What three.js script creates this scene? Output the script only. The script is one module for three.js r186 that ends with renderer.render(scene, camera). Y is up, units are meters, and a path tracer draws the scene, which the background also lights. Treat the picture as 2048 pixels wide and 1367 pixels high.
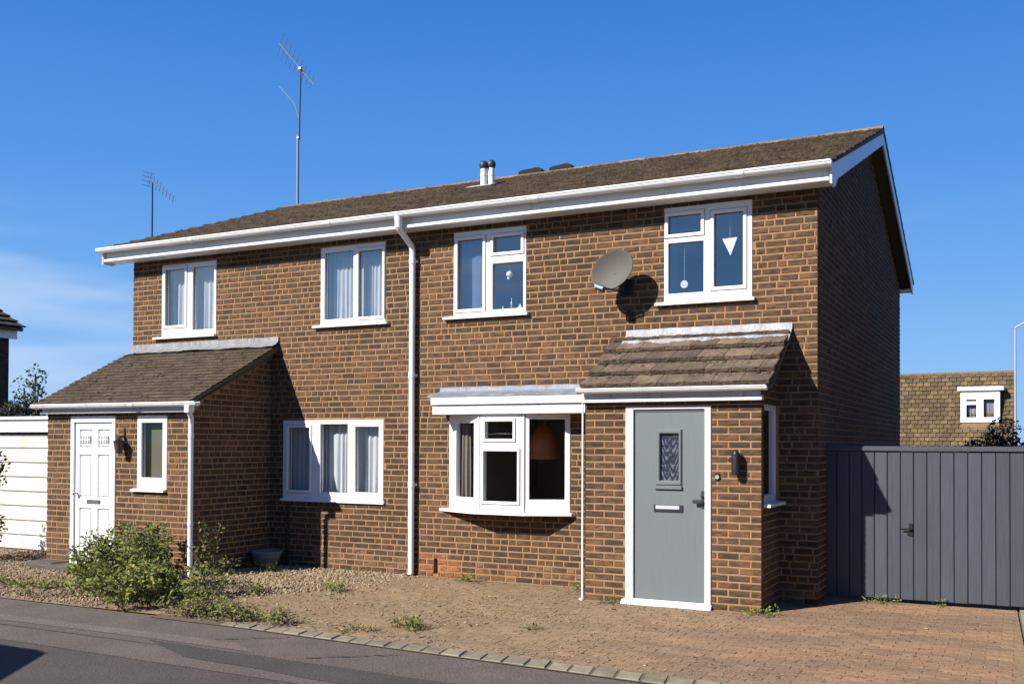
import * as THREE from 'three';
import { mergeGeometries } from 'three/addons/utils/BufferGeometryUtils.js';

// ---------------------------------------------------------------- camera, sky, sun, exposure
const scene = new THREE.Scene();
const CAM = new THREE.Vector3(1.924, 1.693, 10.973);
const camera = new THREE.PerspectiveCamera(2 * Math.atan(683.5 / 2014.1) * 180 / Math.PI, 2048 / 1367, 0.1, 900);
camera.position.copy(CAM);
camera.rotation.set(0.01296, 0.47948, 0.00396, 'YXZ');
camera.setViewOffset(2048, 1367, 23.74, -177.03, 2048, 1367);
const renderer = new THREE.WebGLRenderer();
renderer.toneMapping = THREE.LinearToneMapping;
renderer.toneMappingExposure = 1.8;
renderer.shadowMap.enabled = true;

function rng(seed) { let a = seed >>> 0; return () => { a = (a + 0x6D2B79F5) | 0; let t = Math.imul(a ^ (a >>> 15), 1 | a); t = (t + Math.imul(t ^ (t >>> 7), 61 | t)) ^ t; return ((t ^ (t >>> 14)) >>> 0) / 4294967296; }; }
const lerp = (a, b, t) => a + (b - a) * t, clamp = (x, a = 0, b = 1) => Math.min(b, Math.max(a, x)), smooth = (a, b, x) => { const t = clamp((x - a) / (b - a)); return t * t * (3 - 2 * t); };
const hash = (x, y, s) => { let h = Math.imul(x | 0, 374761393) ^ Math.imul(y | 0, 668265263) ^ Math.imul(s | 0, 2147483647 - 5821); h = Math.imul(h ^ (h >>> 13), 1274126177); h ^= h >>> 16; return (h >>> 0) / 4294967296; };
// value noise; px, py are periods in cells
function vnoise(x, y, s, px = 1e9, py = 1e9) {
  const xi = Math.floor(x), yi = Math.floor(y), fx = x - xi, fy = y - yi, m = (a, n) => ((a % n) + n) % n;
  const ux = fx * fx * (3 - 2 * fx), uy = fy * fy * (3 - 2 * fy);
  const h = (i, j) => hash(m(xi + i, px), m(yi + j, py), s);
  return lerp(lerp(h(0, 0), h(1, 0), ux), lerp(h(0, 1), h(1, 1), ux), uy);
}
function fbm(x, y, s, oct = 4, px = 1e9, py = 1e9) { let v = 0, a = 0.5, n = 0; for (let o = 0; o < oct; o++) { v += a * vnoise(x, y, s + o * 17, px, py); n += a; a *= 0.5; x *= 2; y *= 2; px *= 2; py *= 2; } return v / n; }

{ // sky: clear blue with thin cloud near the horizon all round
  const SKY0 = 6.7, W = 2048, H = 1024, d = new Float32Array(W * H * 4);
  const stops = [[0, [.34, .60, .92]], [4, [.27, .53, .92]], [9, [.17, .42, .87]], [15, [.095, .315, .80]], [23, [.052, .225, .68]], [40, [.030, .135, .47]], [90, [.019, .085, .32]]];
  for (let j = 0; j < H; j++) {
    const el = ((j + .5) / H - .5) * 180;
    let c = stops[0][1];
    for (let k = 0; k < stops.length - 1; k++) if (el >= stops[k][0]) { const t = (el - stops[k][0]) / (stops[k + 1][0] - stops[k][0]); c = [0, 1, 2].map(i => lerp(stops[k][1][i], stops[k + 1][1][i], clamp(t))); }
    for (let i = 0; i < W; i++) {
      const o = (j * W + i) * 4;
      let r = c[0], g = c[1], b = c[2];
      if (el > 0 && el < 16) {
        const big = fbm(i / W * 9 + SKY0, el * .16, 5, 3, 9), fine = fbm(i / W * 40, el * .9 + 7, 31, 5, 40);
        const k = smooth(.54, .80, big * .72 + fine * .38) * smooth(0.5, 3, el) * (1 - smooth(8, 15, el)) * .62;
        r = lerp(r, .58, k); g = lerp(g, .72, k); b = lerp(b, .95, k);
      }
      d[o] = r / 1.8; d[o + 1] = g / 1.8; d[o + 2] = b / 1.8; d[o + 3] = 1;
    }
  }
  const t = new THREE.DataTexture(d, W, H, THREE.RGBAFormat, THREE.FloatType);
  t.mapping = THREE.EquirectangularReflectionMapping; t.magFilter = t.minFilter = THREE.LinearFilter; t.wrapS = THREE.RepeatWrapping; t.needsUpdate = true;
  scene.background = t; scene.environment = t;
}
const sun = new THREE.DirectionalLight(new THREE.Color(1.0, 0.945, 0.86), 5);
sun.position.set(-0.58 * 30, 0.82 * 30, 1.0 * 30); sun.target.position.set(-4, 2, 0); sun.position.add(sun.target.position);
sun.castShadow = true; sun.shadow.mapSize.set(4096, 4096);
Object.assign(sun.shadow.camera, { left: -30, right: 30, top: 30, bottom: -30, near: 1, far: 120 });
scene.add(sun, sun.target);

// ---------------------------------------------------------------- helpers
const names = {};
function numbered(n) { const k = (names[n] = (names[n] ?? -1) + 1); return k ? n + '_' + String(k).padStart(3, '0') : n; }
function info(o, label, category, group, kind) { if (label) o.userData.label = label; if (category) o.userData.category = category; if (group) o.userData.group = group; if (kind) o.userData.kind = kind; return o; }
function thing(name, label, category, pos = [0, 0, 0], turn = 0, group) { const g = new THREE.Group(); g.name = numbered(name); g.position.set(...pos); g.rotation.y = turn; scene.add(g); return info(g, label, category, group); }
// a builder of flat-shaded faces with uv in metres and vertex colours
class B {
  constructor() { this.p = []; this.n = []; this.uv = []; this.c = []; this.col = [1, 1, 1]; this.ou = 0; this.ov = 0; this.su = 1; }
  tri(a, b, c) {
    const ux = b[0] - a[0], uy = b[1] - a[1], uz = b[2] - a[2], vx = c[0] - a[0], vy = c[1] - a[1], vz = c[2] - a[2];
    let nx = uy * vz - uz * vy, ny = uz * vx - ux * vz, nz = ux * vy - uy * vx; const l = Math.hypot(nx, ny, nz) || 1; nx /= l; ny /= l; nz /= l;
    const ax = Math.abs(nx), ay = Math.abs(ny), az = Math.abs(nz);
    for (const q of [a, b, c]) {
      this.p.push(q[0], q[1], q[2]); this.n.push(nx, ny, nz); this.c.push(...this.col);
      const [u, v] = az >= ax && az >= ay ? [q[0], q[1]] : ax >= ay ? [-q[2], q[1]] : [q[0], -q[2]];
      this.uv.push(u + this.ou, v + this.ov);
    }
  }
  quad(a, b, c, d) { this.tri(a, b, c); this.tri(a, c, d); }
  // box with chamfered edges
  box(x0, y0, z0, x1, y1, z1, ch = 0) {
    if (x1 < x0) [x0, x1] = [x1, x0]; if (y1 < y0) [y0, y1] = [y1, y0]; if (z1 < z0) [z0, z1] = [z1, z0];
    const c = Math.min(ch, (x1 - x0) * .45, (y1 - y0) * .45, (z1 - z0) * .45);
    const X = [x0, x1], Y = [y0, y1], Z = [z0, z1], s = [-1, 1];
    const P = (i, j, k, ax) => { const q = [X[i], Y[j], Z[k]]; for (let m = 0; m < 3; m++) if (m !== ax) q[m] -= s[[i, j, k][m]] * c; return q; };
    for (let ax = 0; ax < 3; ax++) for (let e = 0; e < 2; e++) {
      const b = (ax + 1) % 3, d = (ax + 2) % 3, id = (p, q) => { const r = [0, 0, 0]; r[ax] = e; r[b] = p; r[d] = q; return P(...r, ax); };
      e ? this.quad(id(0, 0), id(1, 0), id(1, 1), id(0, 1)) : this.quad(id(0, 0), id(0, 1), id(1, 1), id(1, 0));
    }
    if (c > 0) {
      for (let ax = 0; ax < 3; ax++) for (let e = 0; e < 2; e++) for (let f = 0; f < 2; f++) {
        const b = (ax + 1) % 3, d = (ax + 2) % 3, id = (t, face) => { const r = [0, 0, 0]; r[ax] = t; r[b] = e; r[d] = f; return P(...r, face); };
        const A = id(0, b), C = id(1, b), D = id(1, d), E2 = id(0, d), nx = [0, 0, 0]; nx[b] = s[e]; nx[d] = s[f];
        const v1 = [C[0] - A[0], C[1] - A[1], C[2] - A[2]], v2 = [D[0] - A[0], D[1] - A[1], D[2] - A[2]];
        const dot = (v1[1] * v2[2] - v1[2] * v2[1]) * nx[0] + (v1[2] * v2[0] - v1[0] * v2[2]) * nx[1] + (v1[0] * v2[1] - v1[1] * v2[0]) * nx[2];
        dot > 0 ? this.quad(A, C, D, E2) : this.quad(A, E2, D, C);
      }
      for (let i = 0; i < 2; i++) for (let j = 0; j < 2; j++) for (let k = 0; k < 2; k++) {
        const a = P(i, j, k, 0), b2 = P(i, j, k, 1), d = P(i, j, k, 2); (i + j + k) % 2 ? this.tri(a, b2, d) : this.tri(a, d, b2);
      }
    }
    return this;
  }
  // convex prism: ring of [a,b] points (counter-clockwise seen from +axis) pushed along an axis from t0 to t1; axis 'x': points are [z,y]; 'y': [x,z]; 'z': [x,y]
  prism(ring, axis, t0, t1) {
    const at = (q, t) => axis === 'x' ? [t, q[1], q[0]] : axis === 'y' ? [q[0], t, q[1]] : [q[0], q[1], t];
    const area = ring.reduce((s, q, i) => { const r = ring[(i + 1) % ring.length]; return s + q[0] * r[1] - r[0] * q[1]; }, 0);
    let r = area > 0 ? ring : [...ring].reverse(); if (axis !== 'z') r = [...r].reverse();
    const n = r.length;
    for (let i = 0; i < n; i++) { const a = r[i], b = r[(i + 1) % n]; this.quad(at(a, t0), at(b, t0), at(b, t1), at(a, t1)); }
    const tris = THREE.ShapeUtils.triangulateShape(r.map(q => new THREE.Vector2(...q)), []);
    for (const [i, j, k] of tris) {
      const ar = (r[j][0] - r[i][0]) * (r[k][1] - r[i][1]) - (r[k][0] - r[i][0]) * (r[j][1] - r[i][1]);
      const pos = (axis === 'z') ? ar > 0 : ar < 0, [J, K] = pos ? [j, k] : [k, j];
      this.tri(at(r[i], t1), at(r[J], t1), at(r[K], t1)); this.tri(at(r[i], t0), at(r[K], t0), at(r[J], t0));
    }
    return this;
  }
  add(g, m) { // another geometry
    g = g.index ? g.toNonIndexed() : g.clone(); if (m) g.applyMatrix4(m);
    const p = g.attributes.position.array, n = g.attributes.normal.array, u = g.attributes.uv?.array, c = g.attributes.color?.array;
    for (let i = 0; i < p.length; i++) { this.p.push(p[i]); this.n.push(n[i]); this.c.push(c ? c[i] : this.col[i % 3]); }
    for (let i = 0; i < p.length / 3 * 2; i++) this.uv.push(u ? u[i] : 0);
    return this;
  }
  tube(a, b, r, r2 = r, seg = 10) { // straight round bar
    const A = new THREE.Vector3(...a), C = new THREE.Vector3(...b), d = C.clone().sub(A), g = new THREE.CylinderGeometry(r2, r, d.length(), seg);
    const m = new THREE.Matrix4().compose(A.add(C).multiplyScalar(.5), new THREE.Quaternion().setFromUnitVectors(new THREE.Vector3(0, 1, 0), d.clone().normalize()), new THREE.Vector3(1, 1, 1));
    return this.add(g, m);
  }
  path(pts, r, seg = 24, rad = 8) { return this.add(new THREE.TubeGeometry(new THREE.CatmullRomCurve3(pts.map(p => new THREE.Vector3(...p)), false, 'catmullrom', .2), seg, r, rad)); }
  geo(m) {
    const g = new THREE.BufferGeometry();
    for (const [k, a, w] of [['position', this.p, 3], ['normal', this.n, 3], ['uv', this.uv, 2], ['color', this.c, 3]]) g.setAttribute(k, new THREE.Float32BufferAttribute(a, w));
    if (m) g.applyMatrix4(m);
    return g;
  }
  // a named mesh under a thing (world coordinates when base is given)
  mesh(name, mat, parent, m) { return put(name, this.geo(m), mat, parent); }
}
function put(name, geo, mat, parent = scene) {
  const o = new THREE.Mesh(geo, mat); o.name = parent === scene ? numbered(name) : name; o.castShadow = o.receiveShadow = true;
  if (parent.isGroup && parent.parent === scene && parent.userData.world) o.position.copy(parent.position).negate();
  parent.add(o); return o;
}
const M4 = (x = 0, y = 0, z = 0, rx = 0, ry = 0, rz = 0, s = 1) => new THREE.Matrix4().compose(new THREE.Vector3(x, y, z), new THREE.Quaternion().setFromEuler(new THREE.Euler(rx, ry, rz, 'YXZ')), Array.isArray(s) ? new THREE.Vector3(...s) : new THREE.Vector3(s, s, s));
// rectangle shape with rectangular holes
function frameGeo(outer, holes, z0, z1, bevel = .006) {
  const rect = (P, [a, b, c, d]) => { P.moveTo(a, c); P.lineTo(b, c); P.lineTo(b, d); P.lineTo(a, d); P.closePath(); return P; };
  const e = bevel, s = rect(new THREE.Shape(), [outer[0] + e, outer[1] - e, outer[2] + e, outer[3] - e]);
  for (const h of holes) s.holes.push(rect(new THREE.Path(), [h[0] - e, h[1] + e, h[2] - e, h[3] + e]));
  const g = new THREE.ExtrudeGeometry(s, { depth: z1 - z0 - 2 * e, bevelEnabled: bevel > 0, bevelSize: e, bevelThickness: e, bevelSegments: 1 });
  g.translate(0, 0, z0 + e); return g;
}

// ---------------------------------------------------------------- materials
function tex(size, fn, opts = {}) { // fn(x,y) in 0..1 -> number or [r,g,b] (linear)
  const w = size, h = opts.h ?? size, d = new Uint8Array(w * h * 4);
  for (let j = 0; j < h; j++) for (let i = 0; i < w; i++) { const v = fn(i / w, j / h), o = (j * w + i) * 4, a = Array.isArray(v) ? v : [v, v, v]; for (let k = 0; k < 3; k++) d[o + k] = clamp(a[k]) * 255; d[o + 3] = 255; }
  const t = new THREE.DataTexture(d, w, h); t.wrapS = t.wrapT = THREE.RepeatWrapping; t.magFilter = THREE.LinearFilter; t.minFilter = THREE.LinearMipmapLinearFilter; t.generateMipmaps = true; t.needsUpdate = true;
  t.repeat.set(1 / (opts.m ?? 1), 1 / (opts.mh ?? opts.m ?? 1)); return t;
}
const std = (o) => new THREE.MeshStandardMaterial({ roughness: .8, ...o });
const rgb = (r, g, b) => new THREE.Color().setRGB(r, g, b);
const tBrick = tex(1024, (x, y) => { const n = fbm(x * 14, y * 34, 3, 4, 14, 34), s = fbm(x * 12, y * 110, 9, 3, 12, 110), f = vnoise(x * 400, y * 400, 4, 400, 400); const v = smooth(.34, .64, n * .65 + s * .35); return [lerp(.42, 1, v) * lerp(.8, 1, f), lerp(.46, .98, v) * lerp(.8, 1, f), lerp(.52, .95, v) * lerp(.8, 1, f)]; }, { m: 1 });
const tBrickB = tex(512, (x, y) => fbm(x * 40, y * 60, 12, 4, 40, 60), { m: 1 });
const tMortar = tex(512, (x, y) => { const n = fbm(x * 16, y * 16, 5, 4, 16, 16), f = vnoise(x * 250, y * 250, 6, 250, 250); const k = lerp(.62, 1, n) * lerp(.82, 1.0, f); return [k, k * lerp(.94, 1, n), k * lerp(.9, 1, n)]; }, { m: 1.3 });
const tRoof = tex(1024, (x, y) => { const n = fbm(x * 12, y * 12, 21, 5, 12, 12), f = fbm(x * 90, y * 90, 22, 3, 90, 90), l = smooth(.70, .78, fbm(x * 50, y * 50, 23, 3, 50, 50)), g = smooth(.5, .7, fbm(x * 20, y * 20, 24, 4, 20, 20)); const k = lerp(.35, 1, n) * lerp(.55, 1.1, f); return [lerp(k, .95, l * .7), lerp(k * lerp(.86, .95, g), .88, l * .7), lerp(k * lerp(.74, .6, g), .72, l * .7)]; }, { m: 2.1 });
const tRoofB = tex(512, (x, y) => fbm(x * 40, y * 40, 25, 4, 40, 40), { m: 1.0 });
const tLead = tex(512, (x, y) => { const n = fbm(x * 16, y * 10, 41, 4, 16, 10), s = fbm(x * 70, y * 12, 42, 3, 70, 12); const k = lerp(.25, 1.15, n * .5 + s * .5); return [k, k * 1.0, k * 1.02]; }, { m: 1.1 });
const tTar = tex(1024, (x, y) => { const n = fbm(x * 6, y * 6, 51, 4, 6, 6), f = vnoise(x * 330, y * 330, 52, 330, 330), f2 = vnoise(x * 170, y * 170, 53, 170, 170); const sp = smooth(.86, .97, f); const k = lerp(.62, 1.0, n) * lerp(.62, 1.0, f2) * lerp(.8, 1.0, f) + sp * .25; return [k, k * .96, k * .95]; }, { m: 1.9 });
const tTarB = tex(512, (x, y) => vnoise(x * 150, y * 150, 54, 150, 150) * .6 + vnoise(x * 75, y * 75, 55, 75, 75) * .4, { m: 1.1 });
const tDirt = tex(1024, (x, y) => { const n = fbm(x * 8, y * 10, 61, 5, 8, 10), f = vnoise(x * 300, y * 300, 62, 300, 300), s = fbm(x * 30, y * 90, 63, 4, 30, 90), dk = smooth(.66, .8, fbm(x * 60, y * 80, 64, 3, 60, 80)); const k = lerp(.5, 1.05, n * .5 + s * .5) * lerp(.78, 1.05, f) * lerp(1, .5, dk); return [k, k * lerp(.92, 1, n), k * lerp(.86, 1, n)]; }, { m: 2.3 });
const tDirtB = tex(512, (x, y) => fbm(x * 60, y * 60, 65, 4, 60, 60), { m: 1.2 });
const tGrain = tex(512, (x, y) => { const s = fbm(x * 70, y * 4, 71, 4, 70, 4), f = vnoise(x * 200, y * 10, 72, 200, 10), w = fbm(x * 6, y * 3, 73, 3, 6, 3); const k = lerp(.70, 1.0, s) * lerp(.86, 1, f) * lerp(.85, 1.05, w); return k; }, { m: .9 });
const tDoor = tex(512, (x, y) => lerp(.90, 1, fbm(x * 60, y * 5, 76, 3, 60, 5)), { m: .9 });
const tWhite = tex(512, (x, y) => { const n = fbm(x * 6, y * 6, 81, 5, 6, 6), s = smooth(.66, .8, fbm(x * 30, y * 7, 82, 4, 30, 7)); return [1 - .06 * n - .20 * s, 1 - .06 * n - .21 * s, 1 - .07 * n - .27 * s]; }, { m: 1.7 });
const tStone = tex(512, (x, y) => { const n = fbm(x * 10, y * 10, 85, 5, 10, 10), f = vnoise(x * 180, y * 180, 86, 180, 180); const k = lerp(.5, 1.1, n) * lerp(.8, 1.05, f); return [k, k, k * .95]; }, { m: .8 });

const mBrick = std({ vertexColors: true, map: tBrick, bumpMap: tBrickB, bumpScale: .004, roughness: .9 });
const mMortar = std({ color: rgb(.355, .20, .088), map: tMortar, bumpMap: tMortar, bumpScale: .003, roughness: .95 });
const mWhite = std({ color: rgb(.76, .765, .77), map: tWhite, roughness: .32 });
const mPlastic = std({ color: rgb(.75, .755, .76), roughness: .3 });
const mRoof = std({ vertexColors: true, map: tRoof, bumpMap: tRoofB, bumpScale: .01, roughness: .95 });
const mLead = std({ color: rgb(.42, .44, .47), map: tLead, bumpMap: tLead, bumpScale: .006, roughness: .5 });
const mSoffit = std({ color: rgb(.13, .105, .06), map: tGrain, roughness: .8 });
const mDark = std({ color: rgb(.012, .012, .013), roughness: .4 });
const mBlackMetal = std({ color: rgb(.014, .014, .015), roughness: .45, metalness: .2 });
const mInside = std({ color: rgb(.46, .43, .37), roughness: .95 });
const mSeal = std({ color: rgb(.10, .10, .105), roughness: .7 });
const mChrome = std({ color: rgb(.55, .57, .6), roughness: .22, metalness: 1 });
const mSteel = std({ color: rgb(.36, .38, .41), roughness: .45, metalness: .8 });
const mGlass = new THREE.MeshPhysicalMaterial({ color: rgb(.93, .95, .96), transmission: 1, thickness: 0, roughness: 0, ior: 3.0 });
const mGlassLow = new THREE.MeshPhysicalMaterial({ color: rgb(.88, .9, .92), transmission: 1, thickness: 0, roughness: 0, ior: 1.5 });
const mNet = new THREE.MeshPhysicalMaterial({ color: rgb(.62, .64, .65), transmission: .3, thickness: 0, roughness: .95, side: THREE.DoubleSide });
const mBlueCurtain = std({ color: rgb(.08, .125, .22), roughness: .95, side: THREE.DoubleSide });
const mTar = std({ color: rgb(.098, .081, .068), map: tTar, bumpMap: tTarB, bumpScale: .006, roughness: .92 });
const mFoot = std({ color: rgb(.158, .127, .106), map: tTar, bumpMap: tTarB, bumpScale: .006, roughness: .92 });
const mPatch = std({ color: rgb(.080, .068, .060), map: tTar, bumpMap: tTarB, bumpScale: .006, roughness: .9 });
const mBand = std({ color: rgb(.21, .172, .153), map: tTar, bumpMap: tTarB, bumpScale: .006, roughness: .92 });
const mDirt = std({ color: rgb(.32, .225, .14), map: tDirt, bumpMap: tDirtB, bumpScale: .012, roughness: .97 });
const mPave = std({ vertexColors: true, map: tDirt, bumpMap: tDirtB, bumpScale: .006, roughness: .93 });
const mSett = std({ vertexColors: true, map: tStone, bumpMap: tStone, bumpScale: .006, roughness: .9 });
const mConcrete = std({ color: rgb(.31, .265, .20), map: tStone, bumpMap: tStone, bumpScale: .003, roughness: .92 });
const mLeaf = new THREE.MeshPhysicalMaterial({ vertexColors: true, transmission: .22, thickness: 0, roughness: .95, side: THREE.DoubleSide });
const mStem = std({ color: rgb(.10, .085, .04), roughness: .9 });

// ---------------------------------------------------------------- the setting
function sheet(name, pts, y, mat, kind = 'structure') {
  const b = new B(), ring = pts.map(([x, z]) => [x, z]);
  const tris = THREE.ShapeUtils.triangulateShape(ring.map(q => new THREE.Vector2(...q)), []);
  for (const [i, j, k] of tris) { const P = n => [ring[n][0], y, ring[n][1]], ar = (ring[j][0] - ring[i][0]) * (ring[k][1] - ring[i][1]) - (ring[k][0] - ring[i][0]) * (ring[j][1] - ring[i][1]); ar < 0 ? b.tri(P(i), P(j), P(k)) : b.tri(P(i), P(k), P(j)); }
  const o = b.mesh(name, mat); o.userData.kind = kind; return o;
}
const wav = (a, b, n, amp, seed) => { const out = []; for (let i = 0; i <= n; i++) { const t = i / n; out.push([lerp(a[0], b[0], t), lerp(a[1], b[1], t) + (fbm(t * n * .6, 3.3, seed, 3) - .5) * 2 * amp]); } return out; };
sheet('ground', [[-400, -400], [400, -400], [400, 400], [-400, 400]], -.016, std({ color: rgb(.16, .14, .09), map: tDirt, roughness: .97 }));
sheet('road', [...wav([-60, 4.5], [40, 4.95], 80, .03, 90), [40, 12.6], [-60, 12.6]], -.008, mTar);
const frontEdge = x => 3.80 + .055 * clamp((x + 4.5) / 5) * 5 - .0 + (x < -4.5 ? .0 : 0);
sheet('pavement', [[-60, 3.72], [-4.9, 3.78], [3.2, 4.30], [40, 6.2], ...wav([40, 5.0], [-60, 4.55], 120, .05, 91)], -.004, mFoot);
sheet('pavement_joint', [...wav([-40, 4.28], [-4.0, 4.42], 60, .05, 92), ...wav([-3.6, 4.62], [-40, 4.56], 60, .05, 93)], 0.0, mBand);
sheet('tarmac_patch', [...wav([-4.75, 4.66], [3.6, 5.05], 24, .035, 94), ...wav([3.6, 5.75], [-4.0, 5.02], 24, .05, 95)], 0.0, mPatch);
{ // cracks in the tarmac: real thin grooves filled with dark dirt
  const r = rng(33), crack = (x0, z0, x1, z1) => { const b = new B(), n = 14; let px = x0, pz = z0; for (let i = 1; i <= n; i++) { const t = i / n, x = lerp(x0, x1, t) + (r() - .5) * .05, z = lerp(z0, z1, t) + (r() - .5) * .03, w = .005 + r() * .008; b.quad([px, .004, pz + w], [x, .004, z + w], [x, .004, z - w], [px, .004, pz - w]); px = x; pz = z; } const o = b.mesh('tarmac_crack', std({ color: rgb(.03, .028, .027), roughness: 1 })); o.userData.kind = 'structure'; };
  crack(-4.25, 4.40, -3.75, 4.02); crack(-3.1, 4.63, -2.5, 4.15); crack(-1.0, 4.9, -.6, 4.45);
}
sheet('gravel_bed', [[-14, -.4], [-5.05, -.05], [-5.02, 1.0], ...wav([-5.0, 1.6], [-6.0, 3.0], 8, .08, 96), [-6.6, 3.72], [-40, 3.71]], -.004, mDirt);
// driveway: a bed with real paving blocks laid on it
const drive = sheet('driveway', [[-5.4, -.02], [-2.2, -.02], [-2.2, -.7], [1.86, -.75], [2.0, 3.9], [2.0, 4.02], [-4.6, 3.72], [-6.6, 3.72], [-5.9, 2.9], [-5.1, 1.5]], .001, std({ color: rgb(.31, .212, .115), map: tDirt, bumpMap: tDirtB, bumpScale: .01, roughness: .97 }));
{
  const b = new B(), r = rng(7);
  const bx = .2, bz = .1, gap = .0025;
  for (let k = 0; k < 48; k++) {
    const z0 = -.62 + k * bz; if (z0 > 3.95) break;
    for (let i = 0; i < 40; i++) {
      const x0 = -5.15 + i * bx + (k % 2) * .1 + (r() - .5) * .004, xm = x0 + .1, zm = z0 + .05;
      if (xm > 1.78 || zm > 3.64 + .07 * (xm + 4.6)) continue;
      if (xm < -.5 && zm < .05) continue; if (xm > -2.4 && xm < -.3 && zm < .92) continue; if (xm < .02 && zm < .04) continue;
      if (fbm(xm * 1.7, zm * 2.6, 3, 4) > lerp(.38, .80, smooth(-4.9, -1.7, xm)) + (r() - .5) * .08) continue;
      const pinkish = smooth(-2.6, .9, xm + (fbm(xm, zm, 14) - .5) * 2.4), d = fbm(xm * 1.1, zm * 3.2, 15, 4), dirt = smooth(.35, .62, d);
      const t = lerp(.88, 1.1, r()), base = [lerp(.31, .37, pinkish), lerp(.222, .226, pinkish), lerp(.122, .130, pinkish)], dk = [.24, .165, .105];
      b.col = base.map((v, m) => lerp(v, dk[m], dirt * lerp(.35, .75, pinkish)) * t);
      b.ou = r() * 3; b.ov = r() * 3;
      const h = .0048 + (r() - .5) * .0025, c = .002, tl = (r() - .5) * .002, X0 = x0 + gap / 2, X1 = x0 + bx - gap / 2, Z0 = z0 + gap / 2, Z1 = z0 + bz - gap / 2;
      const T = [[X0 + c, h + tl, Z1 - c], [X1 - c, h - tl, Z1 - c], [X1 - c, h - tl, Z0 + c], [X0 + c, h + tl, Z0 + c]], Q = [[X0, -.004, Z1], [X1, -.004, Z1], [X1, -.004, Z0], [X0, -.004, Z0]];
      b.quad(...T); for (let m = 0; m < 4; m++) b.quad(Q[m], Q[(m + 1) % 4], T[(m + 1) % 4], T[m]);
    }
  }
  const o = b.mesh('paving_blocks', mPave, drive); o.userData.kind = 'stuff';
}
sheet('concrete_strip', [[1.87, -1.2], [4.2, -1.2], [4.2, 4.3], [2.02, 4.1]], 0.012, mConcrete);
{ // edging of setts along the front of the drive, each sett its own piece
  const bed = sheet('sett_edging', [[-5.6, 3.70], [-4.6, 3.66], [1.95, 3.98], [2.5, 4.04], [2.5, 4.36], [1.9, 4.30], [-4.6, 3.885], [-5.6, 3.87]], .004, std({ color: rgb(.14, .105, .07), map: tDirt, roughness: 1 }));
  const r = rng(12); let x = -4.75; const variants = [];
  while (x < 2.35) {
    const w = .165 + r() * .03, t = (x + 4.6) / 6.5, z0 = lerp(3.68, 3.985, t) + .012, z1 = lerp(3.882, 4.285, t) - .012, hh = .007 + r() * .007;
    const b = new B(); const tk = lerp(.75, 1.2, r()); b.col = [.27, .235, .17].map(v => v * tk); b.ou = r() * 4; b.ov = r() * 4;
    const sk = .045, c = .009, j = () => (r() - .5) * .008;
    const Q = [[x + sk + j(), 0, z1 + j()], [x + w + sk + j(), 0, z1 + .007 + j()], [x + w + j(), 0, z0 + j()], [x + j(), 0, z0 + j()]];
    const cx = (Q[0][0] + Q[2][0]) / 2, cz = (Q[0][2] + Q[2][2]) / 2, T = Q.map(q => [q[0] + Math.sign(cx - q[0]) * c, hh + (r() - .5) * .004, q[2] + Math.sign(cz - q[2]) * c]);
    b.quad(...T); for (let m = 0; m < 4; m++) b.quad(Q[m], Q[(m + 1) % 4], T[(m + 1) % 4], T[m]);
    b.mesh('sett', mSett, bed); x += w + .013;
  }
}
{ // loose gravel, instanced
  const r = rng(5), N = 12000, g = new THREE.IcosahedronGeometry(1, 0);
  const im = new THREE.InstancedMesh(g, std({ roughness: .9, map: tStone }), N), m = new THREE.Matrix4(), c = new THREE.Color(); let n = 0;
  const tint = [[.36, .255, .155], [.29, .205, .125], [.43, .33, .21], [.24, .17, .11], [.35, .28, .195]];
  while (n < N) {
    const x = lerp(-13, -4.3, Math.pow(r(), .75)), z = lerp(0, 3.7, r());
    if (x > -10.1 && x < -7.33 && z < 1.53) continue; if (x < -10.06 && z < .45) continue;
    const edge = -5.05 - Math.max(0, z - 1.3) * .62 + (r() - .5) * .5; if (x > edge && r() < .97) continue;
    if (z > 3.0 && r() < .6) continue; if (x < -8.2 && r() < .45) continue;
    const s = .008 + r() * r() * .016; m.compose(new THREE.Vector3(x, -.002 + s * .35, z), new THREE.Quaternion().setFromEuler(new THREE.Euler(r() * 6, r() * 6, r() * 6)), new THREE.Vector3(s * (1 + r() * .6), s * .8, s));
    im.setMatrixAt(n, m); const t = tint[Math.floor(r() * 5)], k = .75 + r() * .5; im.setColorAt(n, c.setRGB(t[0] * k, t[1] * k, t[2] * k)); n++;
  }
  im.name = 'gravel'; im.castShadow = im.receiveShadow = true; info(im, 'loose beige gravel between the left porch and the downpipe', 'gravel', null, 'stuff'); scene.add(im);
}
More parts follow.
